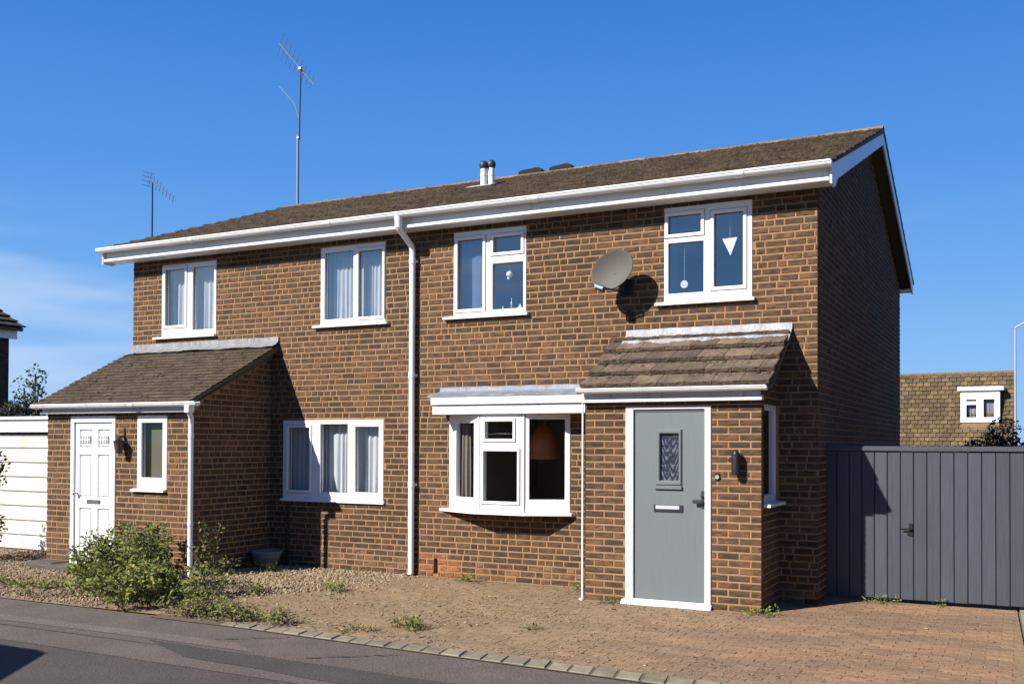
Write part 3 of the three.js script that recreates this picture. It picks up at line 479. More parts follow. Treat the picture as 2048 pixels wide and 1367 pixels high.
// ---- right porch
const PRx0 = -2.313, PRx1 = -.398, PRz = .83, P2 = Math.atan2(2.87 - 2.315, .88);
wall(HR, 'porch_front_wall', [0, 0, PRz], 0, [[PRx0, 0], [PRx1 - .008, 0], [PRx1 - .008, 2.2], [PRx0, 2.2]], [[-1.838, -.914, .003, 2.088]], { seed: 111, bond: 'stretcher', quoinR: true, u1: PRx1, quoinL: true });
{
  const top = u => 2.26 + u * Math.tan(P2);
  wall(HR, 'porch_side_wall', [PRx1, 0, PRz], Math.PI / 2, [[.05, 0], [.824, 0], [.824, top(.80)], [.05, top(.03)]], [[.10, .80, 1.095, 2.115]], { seed: 112, span: y => [Math.max(.11, (y - 2.24) / Math.tan(P2)), .826] });
  wall(HR, 'porch_side_wall', [PRx0, 0, 0.006], -Math.PI / 2, [[0, 0], [.77, 0], [.77, top(.03)], [0, top(.80)]], [], { seed: 113, span: y => [.0, Math.min(.715, .82 - (y - 2.24) / Math.tan(P2))] });
  // side window, frame and sill on the +x face (built in local axes of the wall)
  const w = new THREE.Group(); w.name = 'window'; w.position.set(PRx1, 0, PRz); w.rotation.y = Math.PI / 2; HR.add(w);
  put('frame', frameGeo([.102, .798, 1.097, 2.113], [[.16, .735, 1.175, 2.05]], -.10, -.03, .005), mPlastic, w);
  const g = new THREE.PlaneGeometry(.59, .89); g.translate(.448, 1.61, -.06); put('pane', g, mGlassLow, w);
  const s = new B(); s.prism([[-.03, 1.06], [.07, 1.06], [.07, 1.088], [-.03, 1.10]], 'x', .08, .818); s.mesh('sill', mPlastic, w);
  // roof over the porch
  const x0 = -2.28, x1 = -.275, zE = 1.0, yE = 2.275, len = (zE - .02) / Math.cos(P2), M = slopeMatrix(x0, yE, zE, P2), r = rng(301);
  const deck = new B(); deck.box(0, .03, -.05, x1 - x0, len, -.006); const roof = deck.mesh('porch_roof', mSoffit, HR, M);
  const n = 7, w2 = (x1 - x0) / n, gg = len / 4.25;
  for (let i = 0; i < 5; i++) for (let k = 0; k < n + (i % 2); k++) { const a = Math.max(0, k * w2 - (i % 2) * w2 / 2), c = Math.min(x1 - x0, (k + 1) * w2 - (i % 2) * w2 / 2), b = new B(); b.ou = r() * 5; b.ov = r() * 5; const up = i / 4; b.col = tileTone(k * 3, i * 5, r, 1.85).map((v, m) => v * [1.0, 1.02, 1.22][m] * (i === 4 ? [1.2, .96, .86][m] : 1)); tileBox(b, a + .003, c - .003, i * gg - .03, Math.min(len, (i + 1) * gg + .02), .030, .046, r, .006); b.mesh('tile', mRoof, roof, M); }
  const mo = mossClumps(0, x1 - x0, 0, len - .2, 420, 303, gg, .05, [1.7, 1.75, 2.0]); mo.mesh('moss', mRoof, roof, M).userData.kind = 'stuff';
  // lead flashing against the wall
  const L = new B(), N = 40, rr = rng(9), xa = -2.14, xb = -.262; let prev = null;
  for (let i = 0; i <= N; i++) { const x = lerp(xa, xb, i / N), j = (fbm(i * .35, 2, 5, 2) - .5) * .03, rows = [[3.005 + j * .5, .004], [3.0 + j * .5, .016], [2.945 + j * .4, .022], [2.895 + j * .5, .085 + j * .2], [2.79 + j, .25 + j]]; if (prev) for (let k = 0; k < 4; k++) L.quad([prev.x, ...prev.rows[k + 1]], [x, ...rows[k + 1]], [x, ...rows[k]], [prev.x, ...prev.rows[k]]); prev = { x, rows }; }
  L.mesh('lead_flashing', mLead, HR);
  // fascia, bead, soffit, gutter, verge boards
  const f = new B(); f.box(-2.325, 2.165, .862, -.378, 2.27, .885, .003); f.mesh('porch_fascia', mWhite, HR);
  const bd = new B(); bd.box(-2.325, 2.135, .835, -.376, 2.172, .925, .006); bd.mesh('porch_fascia_bead', mWhite, HR);
  gutter(HR, -2.33, -.315, 2.275, .985, .045);
  const vb = new B(); for (const [xx, w3] of [[-.392, .10]]) vb.prism([[.90, 2.19], [.93, 2.26], [.02, 2.275 + (1.0 - .02) * Math.tan(P2) - .06], [.02, 2.275 + .98 * Math.tan(P2) - .10]], 'x', xx, xx + w3); vb.mesh('porch_verge_soffit', std({ color: rgb(.05, .045, .04), roughness: .9 }), HR);
  // interior: ceiling and back wall of the porch so that no light leaks
  const c = new B(); c.box(-2.2, 2.12, .01, -.51, 2.16, .72); c.mesh('porch_ceiling', mInside, HR);
  const p = new B(); p.tube([-2.328, 2.13, .846], [-2.328, .01, .846], .011, .011, 8); p.box(-2.36, .0, .835, -2.318, .018, .87, .003); p.mesh('corner_pipe', mPlastic, HR);
}
{ // grey front door: white frame, grey leaf with glazed light, letter plate, handle
  const d = new THREE.Group(); d.name = 'front_door'; d.position.set(0, 0, PRz); HR.add(d);
  put('door_frame', frameGeo([-1.838, -.914, .0, 2.088], [[-1.752, -.978, .062, 2.058]], -.08, .012, .006), mPlastic, d);
  const th = new B(); th.prism([[-.02, .0], [.055, .0], [.055, .022], [.012, .05], [-.02, .05]], 'x', -1.875, -.905); th.mesh('threshold', mPlastic, d);
  const mDoor = std({ color: rgb(.120, .141, .146), map: tDoor, bumpMap: tGrain, bumpScale: .0012, roughness: .5 });
  put('door_leaf', frameGeo([-1.748, -.982, .066, 2.03], [[-1.462, -1.258, 1.315, 1.80]], -.07, -.018, .004), mDoor, d);
  const hd = new B(); hd.box(-1.748, 2.034, -.06, -.982, 2.055, -.012, .003); hd.mesh('head_trim', mDoor, d);
  const fr = put('light_frame', frameGeo([-1.507, -1.228, 1.265, 1.85], [[-1.462, -1.258, 1.312, 1.803]], -.03, .004, .009), mDoor, d);
  const fs = new B(); fs.box(-1.52, 1.222, -.02, -1.222, 1.262, .008, .005); fs.mesh('light_sill', mDoor, fr);
  const tPat = tex(256, (x, y) => { const u = Math.abs(x - .5) * 2, sw = Math.abs(Math.sin(y * 19 + Math.sin(u * 5) * 2.2)) * .5 + fbm(x * 14, y * 22, 91, 3) * .7; const v = smooth(.68, .95, sw) * .28; return [.08 + v, .09 + v, .11 + v]; }, { m: 1 });
  const g = new THREE.PlaneGeometry(.21, .50); g.translate(-1.36, 1.557, -.03); put('patterned_pane', g, std({ color: rgb(.33, .36, .42), map: tPat, bumpMap: tPat, bumpScale: .004, roughness: .12 }), d);
  const lp = new B(); lp.box(-1.53, .985, -.02, -1.212, 1.06, -.006, .004); lp.mesh('letter_plate', std({ color: rgb(.05, .055, .065), roughness: .35, metalness: .6 }), d);
  const lf = new B(); lf.prism([[-.007, 1.018], [.004, 1.016], [.001, 1.054], [-.007, 1.054]], 'x', -1.505, -1.25); lf.mesh('letter_flap', std({ color: rgb(.62, .65, .68), roughness: .3, metalness: .6 }), d);
  const h = new B(); h.box(-1.022, 1.035, -.02, -.988, 1.215, -.006, .005); h.tube([-1.005, 1.165, -.006], [-1.005, 1.165, .035], .012); h.box(-1.10, 1.085, .022, -.99, 1.125, .045, .012); h.tube([-1.005, 1.105, -.006], [-1.005, 1.105, .03], .013); h.tube([-1.005, 1.055, -.007], [-1.005, 1.055, .0], .01); h.mesh('handle', std({ color: rgb(.12, .13, .14), roughness: .3, metalness: .8 }), d);
}
{ // bow window with canopy
  const P = [[-4.505, .002], [-3.948, .25], [-3.342, .25], [-2.838, .002]], y0 = .88, y1 = 2.045;
  const bay = new THREE.Group(); bay.name = 'bow_window'; HR.add(bay);
  const facets = [[[.145, -.095, 1.03, 1.945]], [[.095, -.135, 1.75, 1.958, 1], [.075, -.075, .998, 1.60, 1]], [[.075, -.065, 1.03, 1.985]]];
  P.slice(0, 3).forEach((a, i) => {
    const c = P[i + 1], len = Math.hypot(c[0] - a[0], c[1] - a[1]), ang = -Math.atan2(c[1] - a[1], c[0] - a[0]), M = M4(a[0], 0, a[1], 0, ang, 0);
    const panes = facets[i].map(q => [q[0], len + q[1], q[2], q[3], q[4]]);
    put('frame', frameGeo([.003, len - .003, y0, y1], panes.map(p => p.slice(0, 4)), -.07, .0, .005).applyMatrix4(M), mPlastic, bay);
    for (const p of panes) { if (p[4]) { const e = .034; put('sash', frameGeo([p[0] - e, p[1] + e, p[2] - e, p[3] + e], [p.slice(0, 4)], -.02, .018, .006).applyMatrix4(M), mPlastic, bay); put('seal', frameGeo([p[0] - e - .006, p[1] + e + .006, p[2] - e - .006, p[3] + e + .006], [[p[0] - e - .0005, p[1] + e + .0005, p[2] - e - .0005, p[3] + e + .0005]], -.01, .0035, 0).applyMatrix4(M), mSeal, bay); } const g = new THREE.PlaneGeometry(p[1] - p[0] + .01, p[3] - p[2] + .01); g.translate((p[0] + p[1]) / 2, (p[2] + p[3]) / 2, -.035); put('pane', g.applyMatrix4(M), mGlassLow, bay); }
    if (i) { const b = new B(); b.tube([a[0], y0, a[1] - .012], [a[0], y1, a[1] - .012], .018, .018, 10); b.mesh('corner_post', mPlastic, bay); const q = new B(); for (const sx of [-1, 1]) q.tube([a[0] + sx * .019, y0, a[1] - .001 - (sx < 0 ? (i === 1 ? .008 : 0) : (i === 2 ? .008 : 0))], [a[0] + sx * .019, y1, a[1] - .001 - (sx < 0 ? (i === 1 ? .008 : 0) : (i === 2 ? .008 : 0))], .004, .004, 6); q.mesh('seal', mSeal, bay); }
  });
  const s = new B(); s.prism([[-4.65, .0], [-4.60, .02], [-4.0, .305], [-3.30, .305], [-2.80, .06], [-2.765, .0]], 'y', .842, .878); s.mesh('sill', mPlastic, bay);
  const hd = new B(); hd.prism([[-4.5, -.06], [-3.95, .19], [-3.34, .19], [-2.85, -.06]], 'y', .882, .93); hd.mesh('base_board', mInside, bay);
  const cx0 = -4.575, cx1 = -2.33;
  const c = new B(); c.box(cx0, 2.047, .003, cx1, 2.158, .300, .006); c.mesh('canopy_board', mWhite, bay);
  const c2 = new B(); c2.box(cx0 - .008, 2.164, .003, cx1, 2.262, .33, .006); c2.mesh('canopy_fascia', mWhite, bay);
  const N = 36, L = new B(); let prev = null;
  for (let i = 0; i <= N; i++) { const x = lerp(cx0 - .06, cx1, i / N), j = (fbm(i * .4, 8, 6, 2) - .5) * .025, rows = [[2.40 + j, .004], [2.395 + j, .014], [2.345 + j * .3, .02], [2.285, .30], [2.262 + j * .2, .338]]; if (prev) for (let k = 0; k < 4; k++) L.quad([prev.x, ...prev.rows[k + 1]], [x, ...rows[k + 1]], [x, ...rows[k]], [prev.x, ...prev.rows[k]]); prev = { x, rows }; }
  L.mesh('lead_roof', std({ color: rgb(.25, .285, .34), map: tLead, bumpMap: tLead, bumpScale: .006, roughness: .5 }), bay);
}

// ---- left porch
const PLx0 = LEFT, PLx1 = -7.372, PLz = 1.495, P3 = Math.atan2(3.05 - 2.235, 1.62);
{
  const top = d => 2.17 + d * Math.tan(P3); // d = distance back from the front face
  const mLeadOld = std({ color: rgb(.27, .275, .28), map: tLead, bumpMap: tLead, bumpScale: .006, roughness: .6 });
  wall(HL, 'porch_front_wall', [0, 0, PLz], 0, [[PLx0 + .008, 0], [PLx1 - .008, 0], [PLx1 - .008, 2.13], [PLx0 + .008, 2.13]], [[-9.605, -8.742, .003, 2.045], [-8.352, -7.812, 1.075, 2.045]], { seed: 121, quoinR: true, u1: PLx1, quoinL: true, u0: PLx0 });
  wall(HL, 'porch_side_wall', [PLx1, 0, PLz], Math.PI / 2, [[.05, 0], [1.489, 0], [1.489, top(1.49)], [.05, top(.05)]], [], { seed: 122, span: y => [Math.max(.11, (y - 2.15) / Math.tan(P3)), 1.49] });
  wall(HL, 'porch_side_wall', [PLx0, 0, .006], -Math.PI / 2, [[0, 0], [1.44, 0], [1.44, top(.05)], [0, top(1.49)]], [], { seed: 123, span: y => [0, Math.min(1.38, 1.49 - (y - 2.15) / Math.tan(P3))] });
  const x0 = -10.13, x1 = -7.255, zE = 1.66, yE = 2.20, len = (zE - .02) / Math.cos(P3), M = slopeMatrix(x0, yE, zE, P3), r = rng(311);
  const deck = new B(); deck.box(0, .03, -.05, x1 - x0, len, -.004); const roof = deck.mesh('porch_roof', mSoffit, HL, M), n = 16, w2 = (x1 - x0) / n, R = 17, gg = len / R;
  for (let i = 0; i < R; i++) for (let k = 0; k < n + (i % 2); k++) {
    const a = Math.max(0, k * w2 - (i % 2) * w2 / 2), c = Math.min(x1 - x0, (k + 1) * w2 - (i % 2) * w2 / 2), b = new B(); b.ou = r() * 5; b.ov = r() * 5; b.col = tileTone(k, i, r, 1.05);
    const j = () => (r() - .5) * .007, s0 = i * gg - .012 + j(), s1 = Math.min(len, (i + 1) * gg + .05), t = .013, q0 = .017 + j(), q1 = .017 + j();
    const A = [[a + .002, s0 + j(), q0 + t], [c - .002, s0 + j(), q1 + t], [c - .002, s1, .004], [a + .002, s1, .004]]; b.quad(...A);
    b.quad([A[0][0], A[0][1], q0 - .004], [A[1][0], A[1][1], q1 - .004], A[1], A[0]); b.quad([A[1][0], A[1][1], q1 - .004], [A[2][0], s1, -.006], A[2], A[1]); b.quad([A[3][0], s1, -.006], [A[0][0], A[0][1], q0 - .004], A[0], A[3]);
    b.mesh('tile', mRoof, roof, M);
  }
  mossClumps(0, x1 - x0, 0, len - .12, 500, 313, gg, .02).mesh('moss', mRoof, roof, M).userData.kind = 'stuff';
  const L = new B(), N = 44; let prev = null;
  for (let i = 0; i <= N; i++) { const x = lerp(-10.11, -7.25, i / N), j = (fbm(i * .35, 5, 7, 2) - .5) * .03, rows = [[3.165 + j * .5, .004], [3.16 + j * .5, .015], [3.10 + j * .4, .02], [3.055 + j * .5, .07], [3.02 + j, .15 + j]]; if (prev) for (let k = 0; k < 4; k++) L.quad([prev.x, ...prev.rows[k + 1]], [x, ...rows[k + 1]], [x, ...rows[k]], [prev.x, ...prev.rows[k]]); prev = { x, rows }; }
  L.mesh('lead_flashing', mLeadOld, HL);
  const vs = new B(); vs.prism([[PLz + .1, 2.13], [PLz + .15, 2.19], [.02, yE + (zE - .02) * Math.tan(P3) - .055], [.02, yE + (zE - .02) * Math.tan(P3) - .15]], 'x', PLx1 + .004, PLx1 + .03); vs.mesh('verge_board', mSoffit, HL);
  const vu = new B(); vu.prism([[PLz + .12, 2.17], [PLz + .13, 2.185], [.02, yE + (zE - .02) * Math.tan(P3) - .052], [.02, yE + (zE - .02) * Math.tan(P3) - .068]], 'x', PLx1 + .031, x1); vu.mesh('verge_soffit', mSoffit, HL);
  const f = new B(); f.box(-10.10, 2.095, 1.54, -7.30, 2.19, 1.562, .003); f.box(-10.10, 2.075, 1.50, -7.35, 2.10, 1.60, .005); f.mesh('porch_fascia', mWhite, HL);
  gutter(HL, -10.16, -7.15, 2.19, 1.655, .048);
  const p = new B(); p.box(-7.33, 2.06, 1.60, -7.25, 2.15, 1.70, .008); p.path([[-7.29, 2.16, 1.655], [-7.29, 2.10, 1.655], [-7.318, 2.0, 1.585], [-7.338, 1.93, 1.565], [-7.338, 1.85, 1.565]], .032, 24, 10); p.tube([-7.338, 1.9, 1.565], [-7.338, .02, 1.565], .032, .032, 12); for (const y of [1.8, .7]) p.tube([-7.338, y, 1.565], [-7.338, y - .05, 1.565], .038, .038, 12); p.mesh('porch_downpipe', mPlastic, HL);
  const c = new B(); c.box(-9.97, 2.06, .01, -7.48, 2.12, 1.38); c.mesh('porch_ceiling', mInside, HL);
  windowAt(HL, [-8.345, -7.818, 1.08, 2.04], [[-8.27, -7.895, 1.235, 1.945]], { z: PLz, glass: mGlassLow, sill: [-8.42, -7.83, 1.052, .05] });
  const step = new B(); step.box(-9.95, -.01, 1.52, -8.8, .055, 1.86, .012); step.box(-10.12, -.01, 1.40, -9.62, .075, 1.78, .015); step.mesh('door_step', std({ color: rgb(.10, .09, .08), map: tStone, bumpMap: tStone, bumpScale: .006, roughness: .95 }), HL);
}
{ // white panelled door
  const d = new THREE.Group(); d.name = 'front_door'; d.position.set(-HL.position.x, 0, PLz); HL.add(d);
  put('door_frame', frameGeo([-9.60, -8.745, .04, 2.04], [[-9.535, -8.80, .075, 1.955]], -.08, .01, .006), mPlastic, d);
  const x0 = -9.53, x1 = -8.805, panels = [[-9.45, -9.22, .95, 1.52], [-9.10, -8.88, .95, 1.52], [-9.45, -9.22, .20, .80], [-9.10, -8.88, .20, .80], [-9.45, -9.22, 1.62, 1.86], [-9.10, -8.88, 1.62, 1.86]];
  put('door_leaf', frameGeo([x0, x1, .08, 1.95], panels, -.06, -.018, .007), mPlastic, d);
  for (const q of panels) { const b = new B(); b.box(q[0] + .018, q[2] + .018, -.055, q[1] - .018, q[3] - .018, -.022, .012); const o = b.mesh('panel', mPlastic, d); const c = new B(); c.box(q[0] - .004, q[2] - .004, -.058, q[1] + .004, q[3] + .004, -.05); c.mesh('panel_back', mPlastic, o); }
  for (const [a, b2] of [[-9.43, -9.24], [-9.08, -8.90]]) { const b = new B(); b.box(a, 1.675, -.025, b2, 1.775, -.012, .003); const fr = b.mesh('small_light', std({ color: rgb(.25, .27, .29), roughness: .3 }), d); const q = new B(); for (let k = 1; k < 4; k++) q.box(lerp(a, b2, k / 4) - .006, 1.677, -.012, lerp(a, b2, k / 4) + .006, 1.773, -.009); q.box(a, 1.72, -.0122, b2, 1.73, -.0088); q.mesh('glazing_bar', mPlastic, fr); }
  const lp = new B(); lp.box(-9.30, .862, -.02, -9.04, .918, -.008, .004); const l = lp.mesh('letter_plate', std({ color: rgb(.2, .2, .2), roughness: .35, metalness: .7 }), d); const lf = new B(); lf.box(-9.28, .872, -.008, -9.06, .908, -.002, .004); lf.mesh('flap', mChrome, l);
  const h = new B(); h.tube([-9.49, 1.0, -.02], [-9.49, 1.0, .03], .014); h.add(new THREE.SphereGeometry(.026, 14, 10), M4(-9.49, 1.0, .04, 0, 0, 0, [1, 1, .8])); h.mesh('knob', mSteel, d);
}
finish(HR); finish(HL);

// ---------------------------------------------------------------- curtains and things in the windows
curtain(-9.46, -8.43, 3.28, 4.30, mNet, 'white net curtain in the leftmost upstairs window, above the white front door', 21, .018, .085);
curtain(-6.52, -5.49, 3.30, 4.31, mNet, 'white net curtain in the upstairs window left of the tall downpipe', 22, .018, .07);
curtain(-7.15, -5.52, .94, 1.98, mNet, 'grey white net curtain in the ground floor three pane window', 23, .018, .08);
curtain(-4.43, -3.98, 3.30, 4.32, mBlueCurtain, 'blue curtain hanging behind the left pane of the upstairs window right of the downpipe', 24, .015, .16);
curtain(-1.73, -1.58, 3.32, 4.33, mBlueCurtain, 'blue curtain at the left edge of the upstairs window above the grey front door', 25, .015, .13);
curtain(-8.33, -7.83, 1.10, 2.03, std({ color: rgb(.105, .10, .06), roughness: .9, side: THREE.DoubleSide }), 'plain olive blind filling the narrow window beside the white front door', 26, .0015, .4, PLz - .11);
{ const t = thing('curtain', 'beige curtain gathered at the left side of the bow window', 'curtain', [-4.27, .92, -.02]); put('fabric', pleats(-.06, .07, 0, 1.05, 0, .022, .06, 27), std({ color: rgb(.20, .175, .14), roughness: .95, side: THREE.DoubleSide }), t); const b = new B(); b.tube([-.08, 1.04, -.03], [.2, 1.04, -.03], .01); b.mesh('rail', mPlastic, t); }
{ const t = thing('pendant_lamp', 'copper dome lamp shade hanging inside the right pane of the bow window', 'lamp', [-3.44, 1.50, -.55]); put('lamp_shade', new THREE.LatheGeometry([[.215, 0], [.21, .05], [.195, .16], [.16, .29], [.09, .40], [.03, .44], [.028, .48]].map(q => new THREE.Vector2(...q)), 32), std({ color: rgb(.52, .17, .055), roughness: .5, metalness: .0, side: THREE.DoubleSide }), t); const b = new B(); b.tube([0, .46, 0], [0, .86, 0], .006); b.mesh('cord', mDark, t); const c = new B(); c.add(new THREE.TorusGeometry(.212, .006, 8, 40), M4(0, .06, 0, Math.PI / 2)); c.mesh('rim', std({ color: rgb(.5, .2, .08), roughness: .35, metalness: .4 }), t); }
{ const t = thing('pennant', 'white triangular pennant hanging in the right pane of the window above the grey door', 'pennant', [-.955, 3.785, -.075]); const b = new B(); b.prism([[-.085, .185], [.078, .192], [.005, 0]], 'z', 0, .004); b.mesh('cloth', std({ color: rgb(.88, .87, .84), roughness: .85 }), t); const c = new B(); c.tube([-.09, .19, .002], [.085, .196, .002], .003, .003, 6); c.tube([0, .193, .002], [0, .47, .002], .0012, .0012, 5); c.mesh('string', mPlastic, t); }
{ const t = thing('ornament', 'round white ring ornament in the lower left pane of the window above the grey door', 'ornament', [-1.475, 3.50, -.07]); const b = new B(); b.add(new THREE.TorusGeometry(.035, .010, 10, 28)); b.mesh('ring', mPlastic, t); const c = new B(); c.add(new THREE.SphereGeometry(.024, 14, 10), M4(0, 0, 0, 0, 0, 0, [1, 1, .5])); c.mesh('centre', mPlastic, t); const d = new B(); d.tube([0, .03, 0], [0, .45, 0], .0012, .0012, 5); d.mesh('string', mPlastic, t); }
{ const t = thing('ornament', 'white ball ornament hanging in the right pane of the window right of the downpipe', 'ornament', [-3.70, 3.78, -.08]); const b = new B(); b.add(new THREE.SphereGeometry(.042, 18, 14)); b.mesh('ball', mPlastic, t); const c = new B(); c.add(new THREE.SphereGeometry(.02, 12, 8), M4(-.012, -.05, 0)); c.mesh('bead', mPlastic, t); const d = new B(); d.tube([0, .04, 0], [0, .12, 0], .0012, .0012, 5); d.mesh('string', mPlastic, t); }
for (const [i, [x, h, w, l]] of [[-3.80, .05, .012, 'small white bottle on the upstairs sill right of the downpipe, leftmost of three'], [-3.68, .14, .014, 'slim tall bottle on the upstairs sill right of the downpipe, middle of three'], [-3.56, .06, .03, 'low white dish on the upstairs sill right of the downpipe, rightmost of three']].entries()) { const t = thing(i === 2 ? 'dish' : 'bottle', l, i === 2 ? 'dish' : 'bottle', [x, 3.335, -.10]); put('body', new THREE.LatheGeometry([[.001, 0], [w, 0], [w * 1.05, h * .5], [w * .9, h * .7], [w * .4, h * .8], [w * .4, h]].map(q => new THREE.Vector2(...q)), 16), i === 1 ? mSteel : mPlastic, t); const b = new B(); b.tube([0, h, 0], [0, h + .012, 0], w * .42); b.mesh('stopper', mPlastic, t); }

// ---------------------------------------------------------------- things fixed to the walls
{ // satellite dish
  const c = new THREE.Vector3(-2.20, 3.66, .30), t = thing('satellite_dish', 'grey satellite dish on the brick wall left of the window above the grey door', 'satellite dish', c.toArray());
  const nrm = new THREE.Vector3(-.02, .04, 1).normalize(), q = new THREE.Quaternion().setFromUnitVectors(new THREE.Vector3(0, 0, 1), nrm), M = new THREE.Matrix4().makeRotationFromQuaternion(q).multiply(M4(0, 0, 0, 0, 0, .55));
  const rx = .265, ry = .205, dep = .045, pts = []; for (let i = 0; i <= 10; i++) { const u = i / 10; pts.push(new THREE.Vector2(u, u * u * dep)); } pts.push(new THREE.Vector2(1.012, dep - .004), new THREE.Vector2(1.012, dep - .016)); for (let i = 10; i >= 0; i--) { const u = i / 10; pts.push(new THREE.Vector2(u * .995, u * u * dep - .012)); }
  const g = new THREE.LatheGeometry(pts, 48); g.applyMatrix4(M4(0, 0, -.02, Math.PI / 2)); g.scale(rx, ry, 1); g.computeVertexNormals(); put('reflector', g.applyMatrix4(M), std({ color: rgb(.082, .074, .066), roughness: .7, metalness: .1, side: THREE.DoubleSide }), t);
  const V = (x, y, z) => new THREE.Vector3(x, y, z).applyMatrix4(M).toArray(), w = (x, y, z) => [x - c.x, y - c.y, z - c.z];
  const feed = [-.16, -.19, .10]; const arm = new B(); arm.path([V(0, -.16, -.03), V(-.06, -.24, .01), feed], .011, 16, 8); arm.mesh('feed_arm', mBlackMetal, t);
  const l = new B(); l.tube(feed, [feed[0] + .10, feed[1] - .035, feed[2] - .03], .034, .03, 16); const lnb = l.mesh('receiver', std({ color: rgb(.03, .03, .032), roughness: .4 }), t); const lc = new B(); lc.tube([feed[0] - .004, feed[1] + .004, feed[2] + .035], [feed[0] + .085, feed[1] - .028, feed[2] + .008], .021, .018, 14); lc.mesh('cover', std({ color: rgb(.5, .56, .62), roughness: .3 }), lnb);
  const b = new B(); b.tube(V(0, -.03, -.02), w(-2.15, 3.58, .12), .022, .022, 12); b.tube(w(-2.15, 3.45, .12), w(-2.15, 3.62, .12), .024, .024, 12); b.tube(w(-2.15, 3.50, .12), w(-2.14, 3.50, .01), .018, .018, 10); b.box(...w(-2.22, 3.40, .004), ...w(-2.06, 3.60, .014), .003); b.mesh('wall_bracket', mBlackMetal, t);
}
{ // cable entry below the dish
  const t = thing('cable_cover', 'small black cable loop on the wall under the satellite dish', 'cable', [-2.09, 3.16, .01]); const b = new B(); b.path([[-.035, .045, .0], [-.03, .06, .02], [.0, .062, .03], [.018, .04, .03], [.012, .0, .025], [.005, -.035, .015], [.02, -.06, .0]], .012, 30, 8); b.mesh('cable', mBlackMetal, t); const p = new B(); p.box(-.05, .03, -.008, -.02, .06, .006, .003); p.mesh('clip', mBlackMetal, t);
}
{ // black up-down wall lamp
  const t = thing('wall_lamp', 'black cylinder wall lamp on the brick pier right of the grey door', 'lamp', [-.64, 1.52, PRz]); const b = new B(); b.add(new THREE.LatheGeometry([[0, -.13], [.04, -.13], [.044, -.12], [.044, .075], [.03, .10], [.018, .118], [0, .125]].map(q => new THREE.Vector2(...q)), 24), M4(0, 0, .075)); b.mesh('body', mBlackMetal, t); const m = new B(); m.box(-.03, -.05, .0, .03, .05, .012, .004); m.tube([0, .02, .01], [0, .02, .05], .014); m.mesh('mount', mBlackMetal, t); const s = new B(); s.box(-.085, .0, .04, -.03, .03, .065, .006); s.mesh('sensor', mBlackMetal, t);
}
{ const t = thing('doorbell', 'small round steel doorbell between the grey door and the wall lamp', 'doorbell', [-.845, 1.365, PRz]); const b = new B(); b.box(-.024, -.04, 0, .024, .04, .016, .008); b.mesh('plate', mBlackMetal, t); const c = new B(); c.add(new THREE.CylinderGeometry(.02, .023, .014, 20), M4(0, -.005, .02, Math.PI / 2)); c.mesh('button', std({ color: rgb(.45, .5, .48), roughness: .3, metalness: .5 }), t); }
{ // brown coach lamp beside the white door
  const t = thing('wall_lamp', 'dark brown lantern shaped wall lamp right of the white front door', 'lamp', [-8.575, 1.62, PLz]); const b = new B(); const R = new THREE.CylinderGeometry(.072, .045, .15, 6); b.add(R, M4(0, 0, .10)); b.mesh('body', std({ color: rgb(.055, .04, .035), roughness: .5 }), t); const c = new B(); c.add(new THREE.CylinderGeometry(.03, .08, .04, 6), M4(0, .095, .10)); c.mesh('cap', mBlackMetal, t); const m = new B(); m.box(-.012, -.05, 0, .012, .26, .012, .004); m.tube([0, .15, .01], [0, .13, .10], .012); m.mesh('bracket', mBlackMetal, t);
}
{ const t = thing('cable_pipe', 'thin black pipe running down the shaded wall below the three pane window', 'pipe', [-7.06, 0, .02]); const b = new B(); b.tube([0, .02, 0], [0, .86, 0], .016, .016, 10); b.mesh('pipe', mBlackMetal, t); const c = new B(); for (const y of [.2, .7]) c.box(-.024, y, -.02, .024, y + .02, .018, .003); c.mesh('clip', mBlackMetal, t); }
{ const t = thing('plant_pot', 'grey bowl shaped plant pot in the shaded corner by the long porch', 'plant pot', [-7.16, 0, .34]); put('pot', new THREE.LatheGeometry([[0, 0], [.10, 0], [.13, .03], [.185, .14], [.20, .205], [.215, .21], [.215, .235], [.195, .235], [.18, .17], [0, .16]].map(q => new THREE.Vector2(...q)), 32), std({ color: rgb(.22, .215, .22), map: tStone, roughness: .85 }), t); put('soil', new THREE.CylinderGeometry(.18, .18, .01, 24).translate(0, .185, 0), std({ color: rgb(.05, .035, .02), roughness: 1 }), t); }

